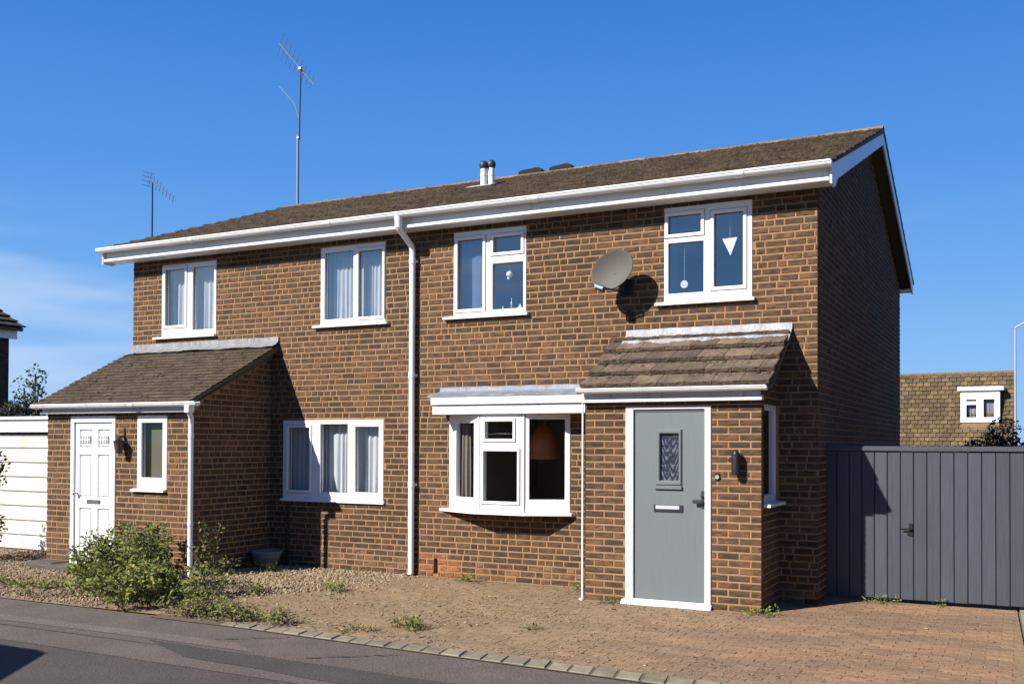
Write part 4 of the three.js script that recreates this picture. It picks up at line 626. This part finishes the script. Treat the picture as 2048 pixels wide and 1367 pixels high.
// ---------------------------------------------------------------- gate
{
  const ang = Math.atan2(.07, 1.95), g = thing('gate', 'dark grey boarded side gate between the house and the right edge', 'gate', [-.03, 0, -.55], -0); g.rotation.y = ang; info(g);
  const W = 1.965, TG = [.85, .92, 1.0, .95, 1.08, .88], mGate = std({ color: rgb(.060, .070, .096), map: tGrain, bumpMap: tGrain, bumpScale: .003, roughness: .55 }), n = 15, w = W / n, r = rng(41);
  const rail = new B(); rail.box(0, 1.628, -.03, W, 1.682, .028, .006); rail.mesh('top_rail', mGate, g);
  for (let i = 0; i < n; i++) { const b = new B(), gp = .0028; b.ou = r() * 3; b.ov = r() * 3; const t = TG[(i * 5 + Math.floor(r() * 3)) % 6]; b.box(i * w + gp, .045 + (r() - .5) * .006, -.016, (i + 1) * w - gp, 1.626, .006 + (r() - .5) * .003, .006); b.mesh('board', std({ color: rgb(.060 * t, .070 * t, .096 * t), map: tGrain, bumpMap: tGrain, bumpScale: .003, roughness: .55 }), g); }
  const sh = new B(); sh.box(.004, .05, -.0195, W - .004, 1.624, -.0165); sh.mesh('backing_board', mGate, g); const bk = new B(); for (const y of [.3, 1.0, 1.5]) bk.box(.01, y, -.06, W - .01, y + .1, -.02, .004); bk.mesh('back_rail', mGate, g);
  const h = new B(); h.box(.868, .72, .006, .908, .86, .014, .004); h.mesh('lock_plate', mBlackMetal, g); const l = new B(); l.tube([.888, .80, .012], [.888, .80, .045], .009); l.box(.79, .792, .035, .892, .81, .05, .006); l.tube([.86, .745, .012], [.86, .745, .02], .01); l.mesh('lever', std({ color: rgb(.04, .04, .042), roughness: .35, metalness: .7 }), g);
  const p = thing('gate_post', 'grey post at the right end of the dark gate', 'post', [2.00, 0, -.625]); const b = new B(); b.box(-.06, -.02, -.06, .06, 1.84, .06, .008); b.mesh('shaft', std({ color: rgb(.10, .105, .115), map: tGrain, roughness: .7 }), p); const c = new B(); c.box(-.075, 1.843, -.075, .075, 1.88, .075, .012); c.mesh('cap', std({ color: rgb(.12, .125, .13), map: tStone, roughness: .8 }), p);
}

// ---------------------------------------------------------------- garage on the left
{
  const g = thing('garage', 'flat roofed garage with a cream ribbed door left of the long porch', 'garage', [-12.6, 0, .4]); const x0 = -2.3, x1 = 2.5;
  const w = new B(); w.box(x0, 0, -5, x0 + .5, 2.1, -.0, 0); w.box(1.72, 0, -5, x1, 2.1, 0, 0); w.box(x0 + .51, 0, -5, 1.71, 2.08, -4.8); w.mesh('wall', std({ color: rgb(.10, .055, .036), map: tBrick, roughness: .95 }), g);
  const n = 8, y1 = 1.815, mCream = std({ color: rgb(.62, .60, .54), map: tWhite, roughness: .45 });
  for (let i = 0; i < n; i++) { const b = new B(), h = y1 / n; b.prism([[-.06, i * h + .005], [-.034, i * h + .006], [-.02, i * h + .02], [-.02, (i + 1) * h - .02], [-.034, (i + 1) * h - .006], [-.06, (i + 1) * h - .005]], 'x', x0 + .52, 1.70); b.mesh('door_panel', mCream, g); }
  const bk = new B(); bk.box(x0 + .51, 0, -.12, 1.71, y1, -.07); bk.mesh('door_backing', std({ color: rgb(.3, .28, .24), roughness: .8 }), g);
  const f = new B(); f.box(x0 - .05, 1.84, -.02, x1, 2.03, .06, .006); f.mesh('fascia', mWhite, g); const f2 = new B(); f2.box(x0 - .08, 2.034, -5.05, x1, 2.085, .10, .008); f2.mesh('roof', mWhite, g);
}

// ---------------------------------------------------------------- aerials
{
  const yb = RIDGE_Y - .02, t = thing('television_aerial', 'tall television aerial on a grey pole at the left end of the roof ridge', 'aerial', [-10.19, yb, -4.02]); const mPole = std({ color: rgb(.035, .065, .12), roughness: .6 }), mRod = std({ color: rgb(.20, .20, .20), roughness: .5, metalness: .3 });
  const p = new B(); p.tube([0, -.3, 0], [0, 1.35, 0], .026, .026, 12); p.mesh('lower_pole', std({ color: rgb(.17, .20, .23), roughness: .5, metalness: .2 }), t); const p2 = new B(); p2.tube([.022, 1.25, 0], [.05, 2.62, 0], .019, .019, 12); p2.mesh('upper_pole', mPole, t);
  const boom = (a, b2, nEl, len0, len1, par, rad) => { const bb = new B(); bb.tube(a, b2, .012, .012, 8); const o = bb.mesh('boom', mRod, par); const d = new THREE.Vector3(...b2).sub(new THREE.Vector3(...a)), e = new THREE.Vector3(.35, .75, .56).normalize(); e.addScaledVector(d.clone().normalize(), -e.dot(d.clone().normalize())).normalize(); for (let i = 0; i < nEl; i++) { const q = new THREE.Vector3(...a).addScaledVector(d, (i + .3) / nEl), L = lerp(len0, len1, i / nEl) / 2, el = new B(); el.tube(q.clone().addScaledVector(e, -L).toArray(), q.clone().addScaledVector(e, L).toArray(), rad, rad, 6); el.mesh('element', mRod, o); } };
  boom([-.36, 3.10, .12], [.30, 2.27, -.1], 9, .60, .30, t, .0055);
  const rr = new B(); rr.path([[.03, 1.62, 0], [-.08, 1.95, .02], [-.42, 2.32, .06]], .007, 12, 6); rr.mesh('lower_rod', mRod, t); const br = new B(); br.box(.01, 2.57, -.03, .08, 2.62, .03, .006); br.box(-.01, 1.27, -.03, .04, 1.31, .03, .004); br.box(-.06, .0, -.04, .30, .03, .04, .004); br.mesh('bracket', mSteel, t);
  const u = thing('television_aerial', 'small television aerial on a thin mast behind the left end of the roof', 'aerial', [-16.5, 0, -6.42]); const q = new B(); q.tube([0, 0, 0], [0, 7.86, 0], .035, .025, 10); q.mesh('mast', std({ color: rgb(.05, .09, .15), roughness: .5, metalness: .4 }), u);
  boom([-.10, 8.0, 0], [.50, 7.44, -.25], 8, .40, .2, u, .007); const rf = new B(); for (const y of [-.16, -.05, .06, .16]) rf.tube([-.16, 7.98 + y, -.18], [-.16, 7.98 + y, .18], .006, .006, 6); rf.tube([-.16, 7.8, 0], [-.16, 8.16, 0], .008, .008, 6); rf.tube([-.16, 7.98, 0], [-.05, 7.95, 0], .008, .008, 6); rf.mesh('reflector', mRod, u);
}

// ---------------------------------------------------------------- plants
function leafAt(b, c, dir, up, L, W, col) { // a folded leaf of four triangles
  const s = new THREE.Vector3().crossVectors(dir, up).normalize(), n = new THREE.Vector3().crossVectors(s, dir).normalize(), P = (a, w, h) => [c.x + dir.x * a + s.x * w + n.x * h, c.y + dir.y * a + s.y * w + n.y * h, c.z + dir.z * a + s.z * w + n.z * h];
  b.col = col; const A = P(0, 0, 0), T = P(L, 0, -.12 * L), M = P(L * .5, 0, -.02 * L), l = P(L * .45, -W / 2, .12 * W), r = P(L * .45, W / 2, .12 * W); b.tri(A, M, l); b.tri(M, T, l); b.tri(A, r, M); b.tri(M, r, T);
}
const rv = (r) => { const a = r() * 6.283, z = r() * 2 - 1, q = Math.sqrt(1 - z * z); return new THREE.Vector3(q * Math.cos(a), z, q * Math.sin(a)); };
// stems that rise from a base and carry leaves along them
const UPL = new THREE.Vector3(-.15, .9, .35);
function sprigs(t, list, pal, seed, leaf = [.035, .02], dens = 60) {
  const r = rng(seed), st = new B(), lf = new B();
  for (const [x, z, h, lean, n] of list) for (let k = 0; k < n; k++) {
    const a = r() * 6.283, sp = lean * (.35 + r() * .9), hh = h * (.55 + r() * .55), p0 = new THREE.Vector3(x + (r() - .5) * .16, 0, z + (r() - .5) * .16), p2 = p0.clone().add(new THREE.Vector3(Math.cos(a) * sp, hh, Math.sin(a) * sp)), p1 = p0.clone().add(new THREE.Vector3(Math.cos(a) * sp * .25, hh * .65, Math.sin(a) * sp * .25));
    const cv = new THREE.QuadraticBezierCurve3(p0, p1, p2), L = cv.getLength(); st.add(new THREE.TubeGeometry(cv, 6, .0035 + .003 * hh, 4));
    const m = Math.round(L * dens); for (let i = 0; i < m; i++) { const u = Math.pow(r(), .75), q = cv.getPoint(u), d = rv(r); d.y = d.y * .6 + .25; d.normalize(); q.addScaledVector(d, .01 + r() * .07 * (1.1 - u * .6)); const s = .6 + r() * .8, c = pal[Math.floor(r() * pal.length)], kk = .7 + r() * .6; leafAt(lf, q, d, rv(r).multiplyScalar(.75).add(UPL), leaf[0] * s, leaf[1] * s, c.map(v => v * kk)); }
  }
  st.mesh('stem', mStem, t).userData.kind = 'stuff'; lf.mesh('foliage', mLeaf, t).userData.kind = 'stuff';
}
const GREEN = [[.11, .15, .014], [.15, .185, .020], [.075, .105, .012], [.18, .205, .026], [.215, .21, .036]], YELLOW = [[.19, .175, .04], [.22, .18, .05], [.13, .14, .03], [.24, .165, .06]], DARKG = [[.018, .03, .010], [.025, .04, .014], [.012, .022, .008], [.035, .05, .018]];
{
  const t = thing('weedy_shrub', 'large straggly green shrub on the gravel in front of the long porch', 'shrub', [-7.03, 0, 2.86]), r = rng(51), list = [];
  for (let i = 0; i < 50; i++) { const t1 = r(), x = lerp(-.5, 1.15, t1) + (r() - .5) * 1.3, z = lerp(-.4, .72, t1) + (r() - .5) * .3; const h = .36 * Math.exp(-Math.pow((x + .1) / .5, 2) - Math.pow((z + .15) / .5, 2)) + .19 + r() * .13; list.push([x, z, h * 1.28, .17, 5]); } for (let i = 0; i < 7; i++) list.push([-1.40 + i * .11 + r() * .1, -1.05 - r() * .15, .55 + r() * .16, .12, 3]); for (let i = 0; i < 8; i++) list.push([-1.25 + i * .12, -.8 + r() * .5, .36 + r() * .14, .18, 4]);
  sprigs(t, list, GREEN, 52, [.056, .03], 74);
}
{ const t = thing('weedy_shrub', 'spindly yellow green plant with tall bare shoots right of the large shrub', 'shrub', [-6.12, 0, 2.5]); sprigs(t, [[0, 0, .74, .20, 3], [.08, .05, .6, .32, 4], [.2, .15, .36, .2, 6], [-.1, .2, .36, .2, 6]], [...GREEN, ...YELLOW], 53, [.042, .024], 62); }
{ const t = thing('weeds', 'low mat of yellowish weeds along the pavement right of the large shrub', 'weeds', [-4.85, 0, 3.58]), r = rng(54), list = []; for (let i = 0; i < 26; i++) list.push([(r() - .5) * 1.5, (r() - .5) * .3, .07 + r() * .12, .13, 5]); sprigs(t, list, [...YELLOW, ...GREEN.slice(0, 2)], 55, [.034, .02], 85); }
{ const t = thing('weeds', 'low sparse weeds along the pavement left of the large shrub', 'weeds', [-8.0, 0, 3.2]), r = rng(56), list = []; for (let i = 0; i < 30; i++) { const x = (r() - .55) * 2.2; list.push([x, (r() - .5) * .7, .04 + .07 * smooth(-.5, .9, x) + r() * .05, .12, 4]); } sprigs(t, list, [...GREEN, YELLOW[2]], 57, [.038, .022], 75); }
for (const [i, [x, z, h, n, l, pal]] of [
  [-3.05, 3.17, .09, 8, 'largest tuft of weeds on the drive, in front of the bow window near the setts', GREEN], [-5.1, 1.62, .10, 6, 'tuft of weeds at the edge of the gravel in front of the downpipe', GREEN], [-5.75, 2.25, .10, 6, 'tuft of weeds on the gravel between the shrub and the downpipe', GREEN], [-6.95, .62, .09, 6, 'dry yellowish tuft of grass in front of the shaded plant pot', YELLOW], [-4.05, .22, .05, 5, 'tuft of weeds at the foot of the wall under the bow window', GREEN], [-2.55, .26, .08, 5, 'tuft of weeds in the corner between the bow window wall and the porch', GREEN], [-.45, .92, .045, 4, 'tuft of weeds at the outer corner of the porch with the grey door', GREEN], [-2.02, .92, .03, 3, 'tiny weeds at the foot of the brick pier left of the grey door', GREEN], [-2.1, 2.74, .03, 2, 'tiny green weed alone on the drive in front of the grey door', GREEN], [.78, -.45, .05, 5, 'low weeds along the foot of the dark gate', GREEN], [-3.4, 3.52, .04, 5, 'tiny weeds in the joint behind the setts below the bow window', YELLOW]].entries()) {
  const t = thing('weed_tuft', l, 'weeds', [x, 0, z]); const r = rng(600 + i), list = []; for (let k = 0; k < n; k++) list.push([(r() - .5) * (i === 9 ? .8 : .26), (r() - .5) * .12, h, .07, 4]); sprigs(t, list, pal, 620 + i, [.034, .015], 90);
}
function bushMass(t, blobs, n, pal, seed, leaf) { // clumped crown: twigs from a stem to clumps of leaves
  const r = rng(seed), st = new B(), lf = new B();
  for (const [x, y, z, R] of blobs) { st.add(new THREE.TubeGeometry(new THREE.QuadraticBezierCurve3(new THREE.Vector3(x * .2, 0, z * .2), new THREE.Vector3(x * .4, y * .6, z * .4), new THREE.Vector3(x, y, z)), 8, .02, 5)); for (let i = 0; i < n * R * R; i++) { const d = rv(r), q = new THREE.Vector3(x, y, z).addScaledVector(d, R * (.55 + .5 * Math.sqrt(r()) * (.7 + .5 * fbm(d.x * 3 + x, d.y * 3 + y, seed)))); const s = .6 + r() * .8, c = pal[Math.floor(r() * pal.length)], kk = .7 + r() * .6; leafAt(lf, q, rv(r), rv(r), leaf[0] * s, leaf[1] * s, c.map(v => v * kk)); } }
  st.mesh('trunk', mStem, t); lf.mesh('crown', mLeaf, t);
}
{ const t = thing('hedge_shrub', 'dark leafy shrub at the left edge in front of the garage door', 'shrub', [-11.37, 0, 1.75]); bushMass(t, [[.1, 1.25, 0, .42], [-.1, .85, .1, .45], [.05, .5, -.05, .4], [-.5, 1.0, 0, .5], [.12, 1.5, -.1, .25]], 3600, [...DARKG, GREEN[2]], 71, [.06, .035]); }
{ const t = thing('conifer', 'dark bushy tree behind the garage roof under the neighbouring eaves', 'tree', [-18.1, 0, -3.6]); const bl = []; const r = rng(72); for (let i = 0; i < 22; i++) { const a = r() * 6.28, d = r() * .75; bl.push([Math.cos(a) * d, .6 + r() * 1.75, Math.sin(a) * d, .38]); } bushMass(t, bl, 2600, DARKG, 73, [.10, .05]); }
{ const t = thing('small_tree', 'airy green tree top rising above the dark bushy tree at the left edge', 'tree', [-17.75, 0, -4.2]); bushMass(t, [[0, 2.75, 0, .28], [.15, 3.0, .0, .25], [-.2, 2.9, .1, .28], [.05, 3.2, 0, .2], [-.25, 2.5, 0, .3]], 900, [[.03, .06, .03], [.045, .08, .035]], 74, [.09, .05]); }
{ const t = thing('hedge_shrub', 'dark evergreen bush above the gate in front of the tiled house', 'shrub', [1.46, 0, -11.2]); const bl = [], r = rng(75); for (let i = 0; i < 34; i++) { const x = (r() - .5) * 1.25; bl.push([x, .5 + r() * (1.50 - Math.abs(x - .1) * .75), (r() - .5) * .8, .30]); } bushMass(t, bl, 3200, DARKG, 76, [.07, .04]); }

// ---------------------------------------------------------------- the tiled house beyond the gate
{
  const th = -5 * Math.PI / 180, h = thing('tiled_house', 'distant house with a steep yellow brown tiled roof beyond the gate', 'house', [1.60, 0, -39.2], th); // local: ridge runs along x to the left of the origin, front is +z
  const pitch = 76 * Math.PI / 180, ridge = 4.98, eave = .9, run = (ridge - eave) / Math.tan(pitch), len = (ridge - eave) / Math.sin(pitch), X0 = -6.6;
  const w = new B(); w.prism([[run - .25, 0], [run - .25, eave], [-.02, ridge - .12], [-run - .3, eave], [-run - .3, 0]], 'x', X0 + .1, -.06); w.mesh('wall', std({ color: rgb(.20, .13, .08), map: tBrick, roughness: .95 }), h);
  const M = slopeMatrix(X0, eave, run, pitch), sl = new B(); sl.box(0, 0, -.08, -X0, len, -.012); const roof = sl.mesh('roof', mSoffit, h, M), r = rng(81), rows = 21, gg = len / rows, n = 21, tw = -X0 / n; const restG = [];
  for (let i = 0; i < rows; i++) for (let k = 0; k < n + i % 2; k++) {
    const a = Math.max(0, k * tw - (i % 2) * tw / 2), c = Math.min(-X0, (k + 1) * tw - (i % 2) * tw / 2), b = new B(), q = lerp(.65, 1.25, r()), ye = r(); b.col = [lerp(.165, .205, ye) * q, lerp(.13, .152, ye) * q, lerp(.080, .094, ye) * q]; b.ou = r() * 5; b.ov = r() * 5;
    const s0 = i * gg, s1 = (i + 1) * gg + .05, A = [[a + .022, s0, .065], [c - .022, s0, .065], [c - .022, s1, .008], [a + .022, s1, .008]]; b.quad(...A); b.quad([A[0][0], s0, .0], [A[1][0], s0, 0], A[1], A[0]); b.quad(A[1], [A[1][0], s0, -.01], [A[2][0], s1, -.01], A[2]); b.quad(A[3], [A[3][0], s1, -.01], [A[0][0], s0, -.01], A[0]);
    if ((k >= 6 || i > 6) && restG.tiles < 300 || (restG.tiles === undefined && k >= 6)) { restG.tiles = (restG.tiles ?? 0) + 1; b.mesh('tile', mRoof, roof, M); } else restG.push(b.geo(M));
  }
  if (restG.length) put('tiles', mergeGeometries(restG), mRoof, roof).userData.kind = 'stuff';
  const back = new B(); back.box(0, 0, -.08, -X0, len, 0); back.mesh('rear_roof', mSoffit, h, slopeMatrix(0, eave, -run, pitch, true));
  const rd = new B(); rd.col = [.26, .20, .11]; for (let k = 0; k < 14; k++) rd.tube([X0 + k * -X0 / 14 + .01, ridge - .04, 0], [X0 + (k + 1) * -X0 / 14 - .01, ridge - .04, 0], .09, .09, 8); rd.mesh('ridge', mRoof, roof);
  // dormer
  const dx0 = -2.12, dx1 = -.52, y0 = 2.72, y1 = 4.12, zf = run * (ridge - 2.6) / (ridge - eave) + .12, zb = .2;
  const d = new THREE.Group(); d.name = 'dormer'; h.add(d);
  const ck = new B(); ck.box(dx0 + .02, y0 - .3, zb, dx0 + .1, y1, zf - .06); ck.box(dx1 - .1, y0 - .3, zb, dx1 - .02, y1, zf - .06); ck.mesh('cheek', std({ color: rgb(.20, .20, .15), map: tStone, roughness: .85 }), d);
  put('window_frame', frameGeo([dx0, dx1, y0, y1], [[dx0 + .24, dx0 + .65, y0 + .22, y0 + .78], [dx0 + .24, dx0 + .65, y0 + .94, y0 + 1.02], [dx0 + .94, dx1 - .22, y0 + .22, y0 + 1.02]], -.06, .02, .015), mPlastic, d).position.z = zf;
  for (const [a, c, e, f] of [[dx0 + .22, dx0 + .67, y0 + .2, y0 + .8], [dx0 + .22, dx0 + .67, y0 + .92, y0 + 1.04], [dx0 + .92, dx1 - .2, y0 + .2, y0 + 1.04]]) { const g = new THREE.PlaneGeometry(c - a, f - e); g.translate((a + c) / 2, (e + f) / 2, zf - .02); put('pane', g, mGlassLow, d); const k = new THREE.Mesh(pleats(a, c, e, f, zf - .2, .02, .12, 5), std({ color: rgb(.22, .21, .24), roughness: .9, side: THREE.DoubleSide })); k.name = 'curtain'; d.add(k); }
  const rf = new B(); rf.box(dx0 - .12, y1 + .006, zb - .1, dx1 + .16, y1 + .19, zf + .14, .02); rf.mesh('roof', mWhite, d); const ap = new B(); ap.box(dx0 + .05, y0 - .32, zf - .1, dx1 - .05, y0 - .005, zf - .03); ap.mesh('apron', std({ color: rgb(.24, .16, .10), map: tStone, roughness: .9 }), d);
}
{ const t = thing('street_lamp', 'tall thin grey street lamp column at the right edge behind the gate', 'street lamp', [1.66, 0, -31.7]); const mC = std({ color: rgb(.33, .35, .37), roughness: .5, metalness: .3 }); const b = new B(); b.tube([0, 0, 0], [0, 6.10, 0], .06, .035, 14); b.mesh('column', mC, t); const a = new B(); a.path([[0, 6.05, 0], [0, 6.12, 0], [.04, 6.17, 0], [1.2, 6.82, 0]], .03, 40, 10); a.mesh('arm', mC, t); const l = new B(); l.box(1.1, 6.76, -.12, 1.75, 6.88, .12, .04); l.mesh('lantern', mC, t); const d = new B(); d.box(-.09, .2, -.09, .09, 1.2, .09, .02); d.mesh('base_box', mC, t); }

// ---------------------------------------------------------------- neighbouring house at the left edge
{
  const h = thing('neighbouring_house', 'house corner with dark tiled eave and white fascia at the left edge', 'house', [-24.6, 0, 2.66]); const half = 3.62, e = 4.62, rs = half * .52, ridge = e + rs, p = Math.atan2(rs, half);
  const w = new B(); w.prism([[-3.1, 0], [3.1, 0], [3.1, 4.6], [0, ridge - .35], [-3.1, 4.6]], 'z', -9, -.35); w.mesh('wall', std({ color: rgb(.075, .045, .035), map: tBrick, roughness: .95 }), h);
  for (const s of [1, -1]) { const b = new B(); b.prism([[s * 3.38, e - .28], [s * 3.38, e - .03], [0, ridge - .12], [0, ridge - .36]], 'z', -.06, -.02); b.mesh('bargeboard', mWhite, h); const f = new B(); f.box(s * 3.36, e - .28, -9, s * 3.42, e - .06, -.07); f.mesh('fascia', mWhite, h); }
  for (const s of [0, 1]) { const M = slopeMatrix(s ? half : -half, e, 0, p), mm = new THREE.Matrix4().makeRotationY(s ? Math.PI / 2 : -Math.PI / 2), b = new B(), r = rng(90 + s), L = half / Math.cos(p), mt = new THREE.Matrix4().makeBasis(new THREE.Vector3(0, 0, s ? -1 : 1), new THREE.Vector3(s ? -Math.cos(p) : Math.cos(p), Math.sin(p), 0), new THREE.Vector3(s ? Math.sin(p) : -Math.sin(p), Math.cos(p), 0)).setPosition(s ? half : -half, e, s ? .06 : -9.06);
    for (let i = 0; i < 12; i++) for (let k = 0; k < 27; k++) { b.col = tileTone(k, i, r, .55); b.ou = r() * 5; tileBox(b, k * .3385 + .003, (k + 1) * .3385 - .003, i * L / 12 - .02, (i + 1) * L / 12 + .03, .02, .04, r, .01); } const rf = new B(); rf.box(0, .0, -.10, 9.1, L, -.012); const roof = rf.mesh('roof', mSoffit, h, mt); b.mesh('tiles', mRoof, roof, mt).userData.kind = 'stuff'; }
}
// ---------------------------------------------------------------- outside the frame: the next house along the row shades the gable, a parked car shades the road
{
  const h = thing('neighbouring_house', 'brick house of the next plot beyond the right edge', 'house', [3.4, 0, 1.4]); const w = new B(); w.box(0, 0, -8.6, 6, 4.6, 0); w.mesh('wall', std({ color: rgb(.105, .058, .037), map: tBrick, roughness: .95 }), h); const r = new B(); r.prism([[.35, 4.5], [.35, 4.62], [-4.3, 6.35], [-8.95, 4.62], [-8.95, 4.5]], 'x', -.15, 6.15); r.mesh('roof', std({ color: rgb(.10, .08, .05), map: tRoof, roughness: .95 }), h); const f = new B(); f.box(-.17, 4.40, .36, 6.17, 4.62, .39); f.mesh('fascia', mWhite, h);
}
{
  const c = thing('parked_car', 'dark people carrier parked on the road beyond the left edge', 'car', [-7.2, 0, 8.5]); const paint = new THREE.MeshPhysicalMaterial({ color: rgb(.03, .035, .045), roughness: .35, clearcoat: 1, clearcoatRoughness: .05 });
  const prof = [[-2.35, .30], [-2.4, .95], [-2.25, 1.75], [-2.0, 1.82], [.62, 1.82], [.8, 1.78], [2.05, .95], [2.28, .72], [2.28, .30]], s = new THREE.Shape(prof.map(q => new THREE.Vector2(...q))), g = new THREE.ExtrudeGeometry(s, { depth: 1.5, bevelEnabled: true, bevelSize: .08, bevelThickness: .10, bevelSegments: 3 }); g.translate(0, 0, -.75); put('body', g, paint, c);
  for (const sg of [1, -1]) { const b = new B(); b.prism([[-2.1, 1.05], [-2.0, 1.65], [.6, 1.65], [1.5, 1.05]], 'z', sg * .86 - .006, sg * .86 + .006); b.mesh('side_window', mDark, c); }
  for (const x of [-1.5, 1.45]) for (const z of [-.78, .78]) { const b = new B(); b.add(new THREE.CylinderGeometry(.31, .31, .2, 24), M4(x, .31, z, Math.PI / 2)); const wh = b.mesh('wheel', mDark, c); const q = new B(); q.add(new THREE.CylinderGeometry(.2, .2, .21, 12), M4(x, .31, z, Math.PI / 2)); q.mesh('rim', mSteel, wh); }
}
// behind the camera: the houses across the road, which the ground floor glass mirrors
for (const [i, x] of [-24, -12, 0, 12].entries()) {
  const h = thing('opposite_house', ['house across the road, farthest to the left behind the viewer', 'house across the road, second from the left behind the viewer', 'house across the road, second from the right behind the viewer', 'house across the road, farthest to the right behind the viewer'][i], 'house', [x, 0, 27]);
  const w = new B(); w.box(0, 0, 0, 10.6, 4.7, 8); w.mesh('wall', std({ color: rgb(.11, .062, .04), map: tBrick, roughness: .95 }), h); const r = new B(); r.prism([[-.35, 4.55], [-.35, 4.7], [4, 6.5], [8.35, 4.7], [8.35, 4.55]], 'x', -.2, 10.8); r.mesh('roof', std({ color: rgb(.09, .065, .045), map: tRoof, roughness: .95 }), h);
  for (const [a, y] of [[1.2, 3.0], [4.6, 3.0], [8.0, 3.0], [1.2, .9], [7.4, .9]]) { const f = new B(); f.box(a, y, -.05, a + 1.4, y + 1.2, -.004, .01); const o = f.mesh('window', mPlastic, h); const g = new B(); g.box(a + .08, y + .08, -.06, a + 1.32, y + 1.12, -.051); g.mesh('pane', mDark, o); }
  const d = new B(); d.box(4.8, 0, -.06, 5.7, 2.05, -.004, .01); d.mesh('door', std({ color: rgb(.05, .06, .09), roughness: .5 }), h);
}
{ const t = thing('hedge', 'clipped green hedge across the road behind the viewer', 'hedge', [-6, 0, 20]); const b = new B(), lf = new B(), r = rng(88); b.box(-18, 0, -.3, 18, 1.75, .3, .1); b.mesh('branches', std({ color: rgb(.02, .025, .01), roughness: 1 }), t); for (let i = 0; i < 9000; i++) leafAt(lf, new THREE.Vector3((r() - .5) * 36, r() * 1.85, -.32 - r() * .1), rv(r), rv(r), .14, .09, DARKG[Math.floor(r() * 4)].map(v => v * 1.6)); lf.mesh('foliage', mLeaf, t); }
renderer.render(scene, camera);
